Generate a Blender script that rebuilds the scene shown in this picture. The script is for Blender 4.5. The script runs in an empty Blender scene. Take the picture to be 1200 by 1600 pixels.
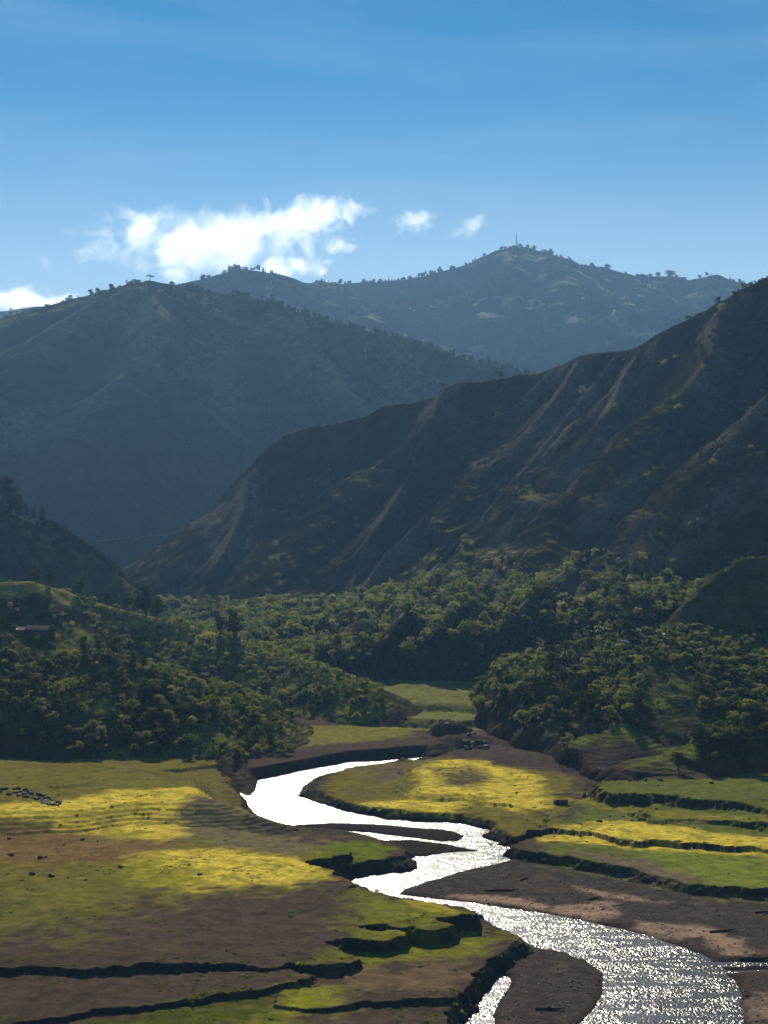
import bpy, math, random
import numpy as np
from mathutils import Vector, Matrix, Euler

# ------------------------------------------------------------------ camera, sky, sun, exposure
scene = bpy.context.scene
COL = scene.collection
F, EYE = 2540.0, 100.0            # focal length in photo pixels; eye height above the river in metres

cam_data = bpy.data.cameras.new('camera')
cam = bpy.data.objects.new('camera', cam_data); COL.objects.link(cam)
cam.location = (0, 0, EYE); cam.rotation_euler = (math.radians(90), 0, 0)
cam_data.sensor_fit = 'VERTICAL'; cam_data.sensor_height = 24.0
cam_data.lens = F / 1600 * 24.0
cam_data.clip_start = 1.0; cam_data.clip_end = 60000.0
scene.camera = cam

SUN_EL, SUN_AZ = 27.0, -5.0       # degrees; azimuth from straight ahead (+Y), negative = to the left
world = bpy.data.worlds.new('World'); scene.world = world; world.use_nodes = True
nt = world.node_tree; nt.nodes.clear()
wo = nt.nodes.new('ShaderNodeOutputWorld'); wb = nt.nodes.new('ShaderNodeBackground')
sky = nt.nodes.new('ShaderNodeTexSky'); sky.sky_type = 'NISHITA'; sky.sun_disc = False
sky.sun_elevation = math.radians(SUN_EL); sky.sun_rotation = math.radians(SUN_AZ)
sky.altitude = 1800; sky.air_density = 1.0; sky.dust_density = 0.15; sky.ozone_density = 3.0
hsv = nt.nodes.new('ShaderNodeHueSaturation'); hsv.inputs['Saturation'].default_value = 3.0
hsv.inputs['Hue'].default_value = 0.488; hsv.inputs['Value'].default_value = 0.91
# thin high cirrus streaks: a slight whitening of the sky, laid out by direction all the way round
tc = nt.nodes.new('ShaderNodeTexCoord'); mp = nt.nodes.new('ShaderNodeMapping')
mp.inputs['Scale'].default_value = (2.2, 2.2, 11.0); mp.inputs['Rotation'].default_value = (0, math.radians(14), 0.4)
cn = nt.nodes.new('ShaderNodeTexNoise'); cn.inputs['Scale'].default_value = 1.6; cn.inputs['Detail'].default_value = 7
cn.inputs['Roughness'].default_value = 0.55; cn.inputs['Distortion'].default_value = 0.35
cr = nt.nodes.new('ShaderNodeMapRange'); cr.inputs['From Min'].default_value = 0.42; cr.inputs['From Max'].default_value = 0.8
cr.inputs['To Max'].default_value = 0.26
mx = nt.nodes.new('ShaderNodeMix'); mx.data_type = 'RGBA'
mx.inputs['B'].default_value = (7.0, 8.6, 10.5, 1)
L = nt.links.new
L(tc.outputs['Generated'], mp.inputs['Vector']); L(mp.outputs['Vector'], cn.inputs['Vector'])
L(cn.outputs['Fac'], cr.inputs['Value']); L(cr.outputs['Result'], mx.inputs['Factor'])
# pale air low over the horizon, the same all the way round
sx = nt.nodes.new('ShaderNodeSeparateXYZ'); hr = nt.nodes.new('ShaderNodeMapRange'); hr.interpolation_type = 'SMOOTHERSTEP'
hr.inputs['From Min'].default_value = 0.02; hr.inputs['From Max'].default_value = 0.30
hr.inputs['To Min'].default_value = 0.85; hr.inputs['To Max'].default_value = 0.0
hm = nt.nodes.new('ShaderNodeMix'); hm.data_type = 'RGBA'; hm.inputs['B'].default_value = (9.3, 11.2, 12.4, 1)
L(tc.outputs['Generated'], sx.inputs[0]); L(sx.outputs['Z'], hr.inputs['Value']); L(hr.outputs['Result'], hm.inputs['Factor'])
L(sky.outputs['Color'], hsv.inputs['Color']); L(hsv.outputs['Color'], hm.inputs['A']); L(hm.outputs['Result'], mx.inputs['A'])
L(mx.outputs['Result'], wb.inputs['Color']); L(wb.outputs['Background'], wo.inputs['Surface'])
wb.inputs['Strength'].default_value = 0.05

sun_data = bpy.data.lights.new('sun', 'SUN'); sun = bpy.data.objects.new('sun', sun_data); COL.objects.link(sun)
sun_data.energy = 5.0; sun_data.angle = math.radians(0.6); sun_data.color = (1.0, 0.90, 0.74)
_e, _a = math.radians(SUN_EL), math.radians(SUN_AZ)
to_sun = Vector((math.sin(_a) * math.cos(_e), math.cos(_a) * math.cos(_e), math.sin(_e)))
sun.rotation_euler = to_sun.to_track_quat('Z', 'Y').to_euler(); sun.location = (0, 0, 1500)

scene.view_settings.view_transform = 'Standard'; scene.view_settings.look = 'None'
scene.view_settings.exposure = 0.5; scene.view_settings.gamma = 1.0
scene.view_settings.use_curve_mapping = False
cy = scene.cycles
cy.use_denoising = True
cy.max_bounces = 6; cy.diffuse_bounces = 2; cy.glossy_bounces = 2; cy.transmission_bounces = 3
cy.volume_bounces = 1; cy.transparent_max_bounces = 8
cy.sample_clamp_indirect = 4.0

# ------------------------------------------------------------------ helpers: noise
def _hash(ix, iy, seed):
    h = (ix.astype(np.int64) * 374761393 + iy.astype(np.int64) * 668265263 + seed * 974634777) & 0xffffffff
    h = ((h ^ (h >> 13)) * 1274126177) & 0xffffffff
    return (h ^ (h >> 16)) & 0xffff
def gnoise(x, y, seed=0):
    xi = np.floor(x); yi = np.floor(y); fx = x - xi; fy = y - yi
    u = fx * fx * fx * (fx * (fx * 6 - 15) + 10); v = fy * fy * fy * (fy * (fy * 6 - 15) + 10)
    def g(ax, ay, dx, dy):
        a = _hash(ax, ay, seed) * (2 * math.pi / 65536.0)
        return np.cos(a) * dx + np.sin(a) * dy
    a = g(xi, yi, fx, fy); b = g(xi + 1, yi, fx - 1, fy)
    c = g(xi, yi + 1, fx, fy - 1); d = g(xi + 1, yi + 1, fx - 1, fy - 1)
    return 1.5 * (a + u * (b - a) + v * ((c + u * (d - c)) - (a + u * (b - a))))
def fbm(x, y, size, octaves=5, seed=0, gain=0.5):
    s = np.zeros_like(x); a = 1.0; f = 1.0 / size; t = 0
    for o in range(octaves):
        s += a * gnoise(x * f + 17.3 * o, y * f - 9.1 * o, seed + o * 31); t += a; a *= gain; f *= 2.03
    return s / t
def ridged(x, y, size, octaves=5, seed=0, gain=0.55):
    s = np.zeros_like(x); a = 1.0; f = 1.0 / size; t = 0
    for o in range(octaves):
        s += a * (1 - 2 * np.abs(gnoise(x * f + 5.7 * o, y * f + 3.3 * o, seed + o * 57))); t += a; a *= gain; f *= 2.07
    return s / t
def sstep(a, b, x):
    t = np.clip((x - a) / (b - a), 0, 1); return t * t * (3 - 2 * t)

# ------------------------------------------------------------------ helpers: placing by the photo's perspective
def at(px, py, Y): return ((px - 600) / F * Y, Y, EYE - (py - 800) / F * Y)
def on_level(px, py, z=0.0):
    Y = (EYE - z) * F / (py - 800.0); return ((px - 600) / F * Y, Y)
def poly_level(pts, z): return np.array([on_level(a, b, z) for a, b in pts])
def signed_distance(x, y, P):
    d2 = np.full(x.shape, 1e18); inside = np.zeros(x.shape, bool); n = len(P)
    for i in range(n):
        ax, ay = P[i]; bx, by = P[(i + 1) % n]; ex, ey = bx - ax, by - ay
        t = np.clip(((x - ax) * ex + (y - ay) * ey) / (ex * ex + ey * ey + 1e-9), 0, 1)
        d2 = np.minimum(d2, (x - ax - t * ex) ** 2 + (y - ay - t * ey) ** 2)
        if ey != 0:
            c = ((ay > y) != (by > y)) & (x < ex * (y - ay) / ey + ax); inside ^= c
    d = np.sqrt(d2); return np.where(inside, d, -d)
def line_distance(x, y, P):
    d2 = np.full(x.shape, 1e18)
    for i in range(len(P) - 1):
        ax, ay = P[i]; bx, by = P[i + 1]; ex, ey = bx - ax, by - ay
        t = np.clip(((x - ax) * ex + (y - ay) * ey) / (ex * ex + ey * ey + 1e-9), 0, 1)
        d2 = np.minimum(d2, (x - ax - t * ex) ** 2 + (y - ay - t * ey) ** 2)
    return np.sqrt(d2)

# ------------------------------------------------------------------ helpers: landforms made from ridge networks
class Landform:
    """height = the highest of all ridges, each falling away on both sides along its own slope profile, then eroded with noise"""
    def __init__(self, noise):
        self.ridges = []; self.noise = noise; self.mods = []
    def ridge(self, pts, prof, rnd=8.0, ref=None):
        self.ridges.append((np.array(pts, float), np.array(prof, float), rnd, ref))
    def base(self, x, y):
        h = np.full(x.shape, -200.0); dr = np.zeros(x.shape)
        for P, prof, r, ref in self.ridges:
            for i in range(len(P) - 1):
                ax, ay, az = P[i]; bx, by, bz = P[i + 1]; ex, ey = bx - ax, by - ay
                t = np.clip(((x - ax) * ex + (y - ay) * ey) / (ex * ex + ey * ey + 1e-9), 0, 1)
                d = np.sqrt((x - ax - t * ex) ** 2 + (y - ay - t * ey) ** 2 + r * r) - r
                zc = az + (bz - az) * t
                if ref is not None and i == 0: d = np.where(t <= 0, d * 2.0, d)   # the ridge's end falls away steeply
                q = 1.0 if ref is None else np.maximum(zc / ref, 0.25); d = d / q
                drop = (np.interp(d, prof[:, 0], prof[:, 1]) + np.maximum(d - prof[-1, 0], 0) * 0.3) * q
                z = zc - drop
                k = z > h; h = np.where(k, z, h); dr = np.where(k, drop, dr)
        return h, dr
    def height(self, x, y):
        h, dr = self.base(x, y)
        return h + self.noise(x, y, dr, h)
    def hit(self, px, py, Y0, Y1, n=1500):
        Y = np.linspace(Y0, Y1, n); x = (px - 600) / F * Y; zr = EYE - (py - 800) / F * Y
        h = self.height(x, Y); k = np.nonzero(h > zr)[0]
        return None if len(k) == 0 else Y[k[0]]
    def crest(self, px, Y0, Y1, n=1500):
        Y = np.linspace(Y0, Y1, n); x = (px - 600) / F * Y; h = self.height(x, Y)
        k = np.argmax((h - EYE) / Y); return x[k], Y[k], h[k]
    def spur(self, pts, so, prof, Y0, Y1, rnd=4.0, boost=1.0):
        """pts: pixels (px, py) or (px, py, stand-off); the spur stands off this far in front of the slope found there"""
        out = []
        for i, p in enumerate(pts):
            s = p[2] if len(p) > 2 else so
            s *= boost
            if i == len(pts) - 1: s = 1.0
            elif i == len(pts) - 2: s *= 0.6
            Y = self.hit(p[0], p[1], Y0, Y1)
            if Y is None: continue
            out.append(at(p[0], p[1], Y - s))
        if len(out) > 1: self.pending.append((np.array(out), np.array(prof, float), rnd, None))
    pending = []
    def commit(self):
        self.ridges += self.pending; self.pending.clear()

# ------------------------------------------------------------------ helpers: meshes, objects
def grid_mesh(name, X, Yg, Z, color, mat, kind='structure'):
    nr, nc = X.shape
    co = np.stack([X, Yg, Z], -1).reshape(-1, 3).astype(np.float32)
    i = np.arange(nr * nc, dtype=np.int32).reshape(nr, nc)
    q = np.stack([i[:-1, :-1], i[:-1, 1:], i[1:, 1:], i[1:, :-1]], -1).reshape(-1, 4)
    me = bpy.data.meshes.new(name)
    me.vertices.add(len(co)); me.vertices.foreach_set('co', co.ravel())
    me.loops.add(q.size); me.loops.foreach_set('vertex_index', q.ravel())
    me.polygons.add(len(q)); me.polygons.foreach_set('loop_start', np.arange(0, q.size, 4, dtype=np.int32))
    me.polygons.foreach_set('use_smooth', np.ones(len(q), bool))
    me.update(calc_edges=True)
    if color is not None:
        at_ = me.color_attributes.new('ground_color', 'FLOAT_COLOR', 'POINT')
        c4 = np.ones((len(co), 4), np.float32); c4[:, :3] = color.reshape(-1, 3)
        at_.data.foreach_set('color', c4.ravel())
    me.materials.append(mat)
    o = bpy.data.objects.new(name, me); COL.objects.link(o)
    if kind: o['kind'] = kind
    return o
def fan(u0, u1, nc, Ys):
    u = np.linspace(u0, u1, nc); Yg, U = np.meshgrid(Ys, u, indexing='ij')
    return U * Yg, Yg
def mesh_obj(name, verts, faces, mat, parent=None, smooth=False):
    me = bpy.data.meshes.new(name); me.from_pydata([tuple(map(float, v)) for v in verts], [], faces)
    if smooth: me.polygons.foreach_set('use_smooth', [True] * len(me.polygons))
    me.materials.append(mat); me.update()
    o = bpy.data.objects.new(name, me); COL.objects.link(o)
    if parent: o.parent = parent
    return o
def empty(name, loc, rz=0.0, sc=1.0):
    o = bpy.data.objects.new(name, None); COL.objects.link(o); o.location = loc
    o.rotation_euler = (0, 0, rz); o.scale = (sc, sc, sc) if not isinstance(sc, tuple) else sc
    o.empty_display_size = 0.5
    return o
def tag(o, label=None, cat=None, group=None, kind=None):
    if label: o['label'] = label
    if cat: o['category'] = cat
    if group: o['group'] = group
    if kind: o['kind'] = kind
    return o
def copy_thing(src, loc, rz, sc, label, group=None):
    r = src.copy(); COL.objects.link(r); r.location = loc; r.rotation_euler = (0, 0, rz)
    r.scale = sc if isinstance(sc, tuple) else (sc, sc, sc)
    r['label'] = label
    if group: r['group'] = group
    for ch in CHILDREN.get(src.name, []):
        c = ch.copy(); COL.objects.link(c); c.parent = r
    return r
CHILDREN = {}

# ------------------------------------------------------------------ materials
def new_mat(name):
    m = bpy.data.materials.new(name); m.use_nodes = True
    n = m.node_tree; b = n.nodes['Principled BSDF']; return m, n, b
def simple_mat(name, col, rough=0.9, var=0.25, scale=3.0, bump=0.0, metal=0.0, spec=0.3):
    m, n, b = new_mat(name)
    b.inputs['Roughness'].default_value = rough; b.inputs['Metallic'].default_value = metal
    b.inputs['Specular IOR Level'].default_value = spec
    g = n.nodes.new('ShaderNodeNewGeometry'); t = n.nodes.new('ShaderNodeTexNoise')
    t.inputs['Scale'].default_value = scale; t.inputs['Detail'].default_value = 5
    n.links.new(g.outputs['Position'], t.inputs['Vector'])
    r = n.nodes.new('ShaderNodeValToRGB')
    r.color_ramp.elements[0].position = 0.3; r.color_ramp.elements[1].position = 0.7
    r.color_ramp.elements[0].color = (*[c * (1 - var) for c in col], 1)
    r.color_ramp.elements[1].color = (*[min(1, c * (1 + var)) for c in col], 1)
    n.links.new(t.outputs['Fac'], r.inputs['Fac']); n.links.new(r.outputs['Color'], b.inputs['Base Color'])
    if bump:
        bp = n.nodes.new('ShaderNodeBump'); bp.inputs['Distance'].default_value = bump; bp.inputs['Strength'].default_value = 1
        n.links.new(t.outputs['Fac'], bp.inputs['Height']); n.links.new(bp.outputs['Normal'], b.inputs['Normal'])
    return m
def terrain_mat(name, s1, s2, bump, var=0.45, rough=1.0, spec=0.0, mid=None):
    """ground: painted plan colour x two scales of noise, with real relief from bump"""
    m, n, b = new_mat(name); l = n.links.new
    b.inputs['Roughness'].default_value = rough; b.inputs['Specular IOR Level'].default_value = spec
    at_ = n.nodes.new('ShaderNodeAttribute'); at_.attribute_name = 'ground_color'
    g = n.nodes.new('ShaderNodeNewGeometry')
    def noise(size, det=6, ro=0.6):
        t = n.nodes.new('ShaderNodeTexNoise'); t.inputs['Scale'].default_value = 1.0 / size
        t.inputs['Detail'].default_value = det; t.inputs['Roughness'].default_value = ro
        l(g.outputs['Position'], t.inputs['Vector']); return t
    a = noise(s1); c = noise(s2, 4, 0.65)
    ra = n.nodes.new('ShaderNodeMapRange'); ra.inputs['From Min'].default_value = 0.3; ra.inputs['From Max'].default_value = 0.7
    ra.inputs['To Min'].default_value = 1 - var; ra.inputs['To Max'].default_value = 1 + var
    rc = n.nodes.new('ShaderNodeMapRange'); rc.inputs['From Min'].default_value = 0.3; rc.inputs['From Max'].default_value = 0.7
    rc.inputs['To Min'].default_value = 1 - var * 0.8; rc.inputs['To Max'].default_value = 1 + var * 0.8
    l(a.outputs['Fac'], ra.inputs['Value']); l(c.outputs['Fac'], rc.inputs['Value'])
    mu = n.nodes.new('ShaderNodeMath'); mu.operation = 'MULTIPLY'
    l(ra.outputs['Result'], mu.inputs[0]); l(rc.outputs['Result'], mu.inputs[1])
    vm = n.nodes.new('ShaderNodeVectorMath'); vm.operation = 'SCALE'
    l(at_.outputs['Color'], vm.inputs[0]); l(mu.outputs[0], vm.inputs['Scale']); l(vm.outputs[0], b.inputs['Base Color'])
    ad = n.nodes.new('ShaderNodeMath'); ad.operation = 'ADD'
    sc = n.nodes.new('ShaderNodeMath'); sc.operation = 'MULTIPLY'; sc.inputs[1].default_value = s2 / s1 * 1.6
    l(c.outputs['Fac'], sc.inputs[0]); l(a.outputs['Fac'], ad.inputs[0]); l(sc.outputs[0], ad.inputs[1])
    bp = n.nodes.new('ShaderNodeBump'); bp.inputs['Distance'].default_value = bump; bp.inputs['Strength'].default_value = 1.0
    l(ad.outputs[0], bp.inputs['Height']); l(bp.outputs['Normal'], b.inputs['Normal'])
    return m
def leaf_mat(name, dark, light, trans=0.45):
    m = bpy.data.materials.new(name); m.use_nodes = True; n = m.node_tree; n.nodes.clear(); l = n.links.new
    out = n.nodes.new('ShaderNodeOutputMaterial')
    oi = n.nodes.new('ShaderNodeObjectInfo'); g = n.nodes.new('ShaderNodeNewGeometry')
    t = n.nodes.new('ShaderNodeTexNoise'); t.inputs['Scale'].default_value = 0.35; t.inputs['Detail'].default_value = 3
    l(g.outputs['Position'], t.inputs['Vector'])
    ad = n.nodes.new('ShaderNodeMath'); ad.operation = 'MULTIPLY_ADD'; ad.inputs[1].default_value = 0.9
    l(oi.outputs['Random'], ad.inputs[0])
    mr = n.nodes.new('ShaderNodeMath'); mr.operation = 'MULTIPLY_ADD'; mr.inputs[1].default_value = 1.2; mr.inputs[2].default_value = -0.55
    l(t.outputs['Fac'], mr.inputs[0]); l(mr.outputs[0], ad.inputs[2])
    r = n.nodes.new('ShaderNodeValToRGB'); r.color_ramp.elements[0].color = (*dark, 1); r.color_ramp.elements[1].color = (*light, 1)
    for p_, k_ in ((0.35, (0.85, 1.1, 0.9)), (0.62, (1.08, 0.98, 0.9))):
        e = r.color_ramp.elements.new(p_); e.color = (*[(a_ + (b_ - a_) * p_) * q_ for a_, b_, q_ in zip(dark, light, k_)], 1)
    l(ad.outputs[0], r.inputs['Fac'])
    d = n.nodes.new('ShaderNodeBsdfDiffuse'); tr = n.nodes.new('ShaderNodeBsdfTranslucent'); mi = n.nodes.new('ShaderNodeMixShader')
    mi.inputs['Fac'].default_value = trans
    tm = n.nodes.new('ShaderNodeMix'); tm.data_type = 'RGBA'; tm.blend_type = 'MULTIPLY'; tm.inputs['Factor'].default_value = 1.0
    tm.inputs['B'].default_value = (2.05, 1.95, 1.15, 1); l(r.outputs['Color'], tm.inputs['A'])   # leaves let through more, yellower light
    l(r.outputs['Color'], d.inputs['Color']); l(tm.outputs['Result'], tr.inputs['Color'])
    l(d.outputs[0], mi.inputs[1]); l(tr.outputs[0], mi.inputs[2]); l(mi.outputs[0], out.inputs['Surface'])
    return m

M_FLOOR = terrain_mat('valley_ground', 3.4, 0.45, 0.28, 0.30)
M_HILL = terrain_mat('hill_ground', 9.0, 1.6, 1.6, 0.45)
M_RIGHT = terrain_mat('cliff_ground', 20.0, 3.0, 6.0, 0.5)
M_LEFTM = terrain_mat('mountain_ground', 45.0, 8.0, 9.0, 0.4)
M_FAR = terrain_mat('far_ground', 70.0, 14.0, 12.0, 0.5)
M_LEAF = leaf_mat('green_leaves', (0.022, 0.032, 0.012), (0.125, 0.145, 0.048), 0.55)
M_LEAF_DARK = leaf_mat('dark_leaves', (0.012, 0.020, 0.010), (0.035, 0.045, 0.018), 0.25)
M_LEAF_PALE = leaf_mat('pale_leaves', (0.050, 0.068, 0.038), (0.150, 0.172, 0.085), 0.6)  # pale species; on farther slopes the paleness also stands in for haze
M_LEAF_LOW = leaf_mat('bank_leaves', (0.05, 0.085, 0.012), (0.17, 0.20, 0.025), 0.55)
M_BARK = simple_mat('bark', (0.06, 0.048, 0.036), 0.95, 0.3, 2.0)
M_ROCK = simple_mat('dark_rock', (0.060, 0.048, 0.040), 0.9, 0.35, 1.2, 0.15)

# ------------------------------------------------------------------ LANDFORMS
U0, U1 = -0.33, 0.33
# far mountain, 5 to 6 km off
def far_noise(x, y, dr, h):
    k = sstep(10, 260, dr)
    return ridged(x, y, 900, 6, 3) * 95 * k + fbm(x, y, 130, 4, 5) * 16 * sstep(0, 60, dr) + fbm(x, y, 60, 2, 8) * 4
far_mountain = Landform(far_noise)
far_mountain.ridge([at(-420, 520, 5400), at(-100, 500, 5300), at(130, 470, 5000), at(300, 441, 4700), at(345, 428, 4650), at(372, 421, 4650), at(400, 424, 4650), at(440, 430, 4700), at(470, 441, 4750), at(486, 445, 4800)],
                   [(0, 0), (500, 330), (1200, 620), (2500, 900)], 25)
far_mountain.ridge([at(470, 450, 4900), at(500, 439, 5000), at(520, 444, 5100), at(545, 443, 5200), at(600, 440, 5300), at(640, 436, 5350), at(680, 426, 5400), at(740, 412, 5450), at(765, 398, 5500), at(785, 389, 5500), at(805, 384, 5500), at(822, 386, 5500), at(850, 394, 5500), at(880, 403, 5500), at(905, 413, 5500), at(940, 418, 5550), at(960, 423, 5600), at(1000, 433, 5600), at(1045, 431, 5600), at(1078, 438, 5600), at(1118, 430, 5550), at(1150, 440, 5500), at(1180, 446, 5450), at(1300, 452, 5400), at(1500, 470, 5400)],
                   [(0, 0), (450, 300), (1100, 560), (2500, 900)], 25)
for pts in ([(700, 440, 120), (640, 470, 160), (560, 500, 200), (480, 540, 220)], [(815, 395, 60), (790, 430, 120), (760, 470, 180), (700, 510, 220), (620, 545, 250)],
            [(850, 400, 60), (880, 440, 130), (900, 480, 180), (880, 520, 220), (820, 560, 240)], [(1000, 440, 60), (980, 480, 150), (960, 520, 200)],
            [(1110, 440, 60), (1070, 470, 150), (1040, 510, 200)]):
    far_mountain.spur(pts, 100, [(0, 0), (300, 170), (900, 420)], 3200, 5600, 30)
far_mountain.commit()

# left mountain, 3 km off
def left_noise(x, y, dr, h):
    k = sstep(5, 160, dr)
    return ridged(x, y, 420, 5, 11) * 38 * k + fbm(x, y, 60, 4, 13) * 7 * sstep(0, 30, dr)
left_mountain = Landform(left_noise)
lm = [(-420, 620, 2800), (-200, 560, 2850), (0, 503, 2950), (60, 482, 3000), (130, 464, 3000), (180, 451, 3000), (210, 443, 3000), (235, 439, 3000), (262, 444, 3000), (290, 450, 3000), (330, 456, 2980), (380, 461, 2950), (420, 472, 2920), (470, 490, 2900), (520, 505, 2880), (560, 513, 2860), (600, 524, 2850), (660, 542, 2850), (720, 560, 2850), (770, 572, 2850), (820, 585, 2850), (880, 615, 2800), (960, 660, 2800), (1100, 760, 2800)]
left_mountain.ridge([at(*p) for p in lm[:10]], [(0, 0), (130, 58), (300, 190), (700, 540), (1100, 700)], 15)
left_mountain.ridge([at(*p) for p in lm[9:]], [(0, 0), (100, 75), (620, 500), (1100, 640), (2000, 800)], 15)
for pts in ([(150, 470, 20), (90, 505, 60), (40, 535, 80), (-40, 565, 90), (-150, 600, 90)],
            [(235, 450, 15), (245, 490, 40), (222, 528, 60), (240, 560, 60), (270, 605, 60), (300, 640, 40)],
            [(222, 540, 60), (190, 590, 80), (130, 625, 90), (70, 670, 90), (10, 740, 90), (-60, 800, 90)],
            [(470, 500, 10), (500, 560, 40), (540, 610, 50), (600, 640, 60), (640, 650, 40)],
            [(600, 535, 10), (640, 570, 40), (700, 600, 50), (760, 630, 50)],
            [(330, 470, 10), (350, 540, 30), (345, 620, 30), (360, 700, 30)]):
    left_mountain.spur(pts, 40, [(0, 0), (50, 40), (250, 190), (600, 450)], 1500, 3050, 8, 1.6)
left_mountain.commit()

# right mountain: 1.1 to 1.8 km off
def right_noise(x, y, dr, h):
    k = sstep(4, 70, dr) * (0.3 + 0.7 * sstep(-220, 40, x))
    steep = sstep(60, 130, h)
    wx = x + fbm(x, y, 60, 2, 40) * 22
    return (ridged(wx + 0.35 * y, y * 0.22, 60, 5, 21, 0.62) * (4 + 7 * steep) * k + fbm(x, y, 24, 4, 23) * 2.0 * sstep(0, 14, dr)
            + (1 - steep) * ridged(x + 0.3 * y, y * 0.5, 70, 4, 27) * 5 * k - np.clip((900 - y) / 26, 0, 1) * 40)
right_mountain = Landform(right_noise)
rm = [(150, 1010, 1700), (215, 935, 1700), (262, 897, 1690), (285, 862, 1680), (305, 830, 1660), (330, 797, 1640), (360, 770, 1620), (385, 745, 1610), (405, 718, 1600), (425, 695, 1590), (450, 678, 1580), (480, 667, 1570), (530, 660, 1560), (570, 651, 1540), (600, 634, 1530), (640, 630, 1510), (680, 620, 1490), (697, 604, 1480), (715, 597, 1475), (760, 595, 1460), (800, 588, 1440), (850, 581, 1420), (880, 569, 1400), (910, 555, 1390), (940, 550, 1380), (970, 549, 1370), (990, 545, 1355), (1015, 533, 1345), (1040, 517, 1335), (1060, 507, 1325), (1100, 487, 1310), (1130, 470, 1300), (1165, 450, 1290), (1200, 433, 1280), (1280, 390, 1260), (1400, 330, 1220), (1550, 280, 1200)]
right_mountain.ridge([at(*p) for p in rm[:21]], [(0, 0), (4, 4), (60, 66), (290, 226), (700, 340)], 2)
right_mountain.ridge([at(*p) for p in rm[20:]], [(0, 0), (9, 7), (150, 168), (330, 203), (480, 228), (1200, 400)], 5, 215.0)
SP = [(0, 0), (14, 15), (60, 58), (160, 140), (400, 280)]
for pts in ([(692, 610, 4), (680, 645, 12), (665, 685, 16), (645, 735, 18), (615, 785, 20), (580, 840, 22), (562, 880, 22), (545, 930, 20)],
            [(965, 556, 4), (935, 592, 14), (900, 635, 20), (865, 680, 26), (825, 728, 30), (775, 780, 32), (725, 835, 34), (685, 880, 34), (655, 915, 34), (632, 955, 34), (600, 1000, 30), (575, 1050, 22)],
            [(905, 562, 4), (885, 600, 10), (850, 645, 14), (810, 690, 18), (770, 735, 20), (745, 775, 18)],
            [(1000, 548, 4), (975, 590, 16), (955, 640, 22), (930, 690, 26), (900, 735, 28), (870, 785, 30), (830, 830, 32), (795, 868, 32), (760, 905, 30), (720, 945, 28), (670, 995, 26), (610, 1050, 20)],
            [(385, 752, 3), (378, 800, 10), (362, 840, 14), (340, 880, 16), (318, 915, 16), (300, 955, 14)],
            [(335, 800, 3), (322, 840, 8), (328, 880, 10)],
            [(690, 780, 12), (655, 815, 18), (610, 860, 20), (575, 905, 20), (540, 960, 20), (500, 1010, 16)],
            [(1130, 480, 3), (1110, 560, 16), (1080, 640, 22), (1040, 720, 26), (1005, 762, 28), (965, 800, 30), (930, 845, 30), (890, 885, 28), (830, 930, 26), (780, 985, 22), (740, 1040, 16)],
            [(1260, 560, 20), (1200, 615, 24), (1160, 665, 26), (1125, 705, 28), (1100, 745, 28), (1060, 800, 28), (1010, 850, 28), (960, 900, 26), (910, 960, 22)],
            [(1300, 690, 24), (1200, 745, 28), (1150, 785, 28), (1100, 830, 28), (1060, 880, 26), (1020, 930, 22)],
            [(850, 590, 4), (800, 640, 8), (740, 662, 12), (705, 672, 12)]):
    right_mountain.spur(pts, 20, SP, 850, 1750, 1.5, 1.8)
right_mountain.commit()

for pts in ([at(700, 900, 1120), at(650, 960, 1060), at(612, 1010, 1000), at(590, 1060, 930), at(580, 1085, 895)],
            [at(900, 875, 1130), at(820, 945, 1050), at(760, 1005, 980), at(705, 1055, 915), at(670, 1080, 890)],
            [at(1080, 875, 1100), at(980, 935, 1030), at(880, 995, 960), at(810, 1045, 900)],
            [at(590, 905, 1290), at(545, 938, 1240), at(480, 968, 1180), at(430, 990, 1120), at(405, 1015, 1080)],
            [at(505, 1010, 1150), at(520, 1045, 1060), at(540, 1075, 980)],
            [at(1300, 850, 1080), at(1180, 890, 1040), at(1080, 940, 980), at(1000, 990, 930)]):
    right_mountain.ridge(pts, [(0, 0), (10, 3), (60, 26), (150, 75), (400, 200)], 6)
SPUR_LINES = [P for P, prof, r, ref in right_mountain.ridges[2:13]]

right_mountain.ridge([at(190, 925, 1400), at(290, 944, 1320), at(350, 962, 1250), at(400, 980, 1190), at(440, 1004, 1140)], [(0, 0), (4, 4), (70, 80), (300, 220)], 2)
# saddle of pale grass between the left spurs and the right mountain, and the dark wooded hill before it
def hill_noise(x, y, dr, h):
    return ridged(x, y, 60, 4, 61) * 3.5 * sstep(2, 30, dr) + fbm(x, y, 14, 4, 63) * 1.3 * sstep(0, 8, dr)
saddle_hill = Landform(hill_noise)
saddle_hill.ridge([at(150, 960, 1420), at(190, 925, 1450), at(222, 906, 1500), (at(255, 893, 1560)), at(290, 870, 1620), at(330, 900, 1620)], [(0, 0), (8, 4), (60, 62), (200, 180), (500, 300)], 4)
back_hill = Landform(hill_noise)
back_hill.ridge([at(-420, 560, 1300), at(-200, 660, 1300), at(-60, 745, 1300), at(0, 792, 1300), at(60, 820, 1290), at(110, 848, 1280), at(150, 882, 1270), at(180, 905, 1260), at(205, 930, 1240), at(240, 975, 1220)],
                [(0, 0), (15, 10), (120, 110), (300, 200), (700, 320)], 5)

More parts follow.
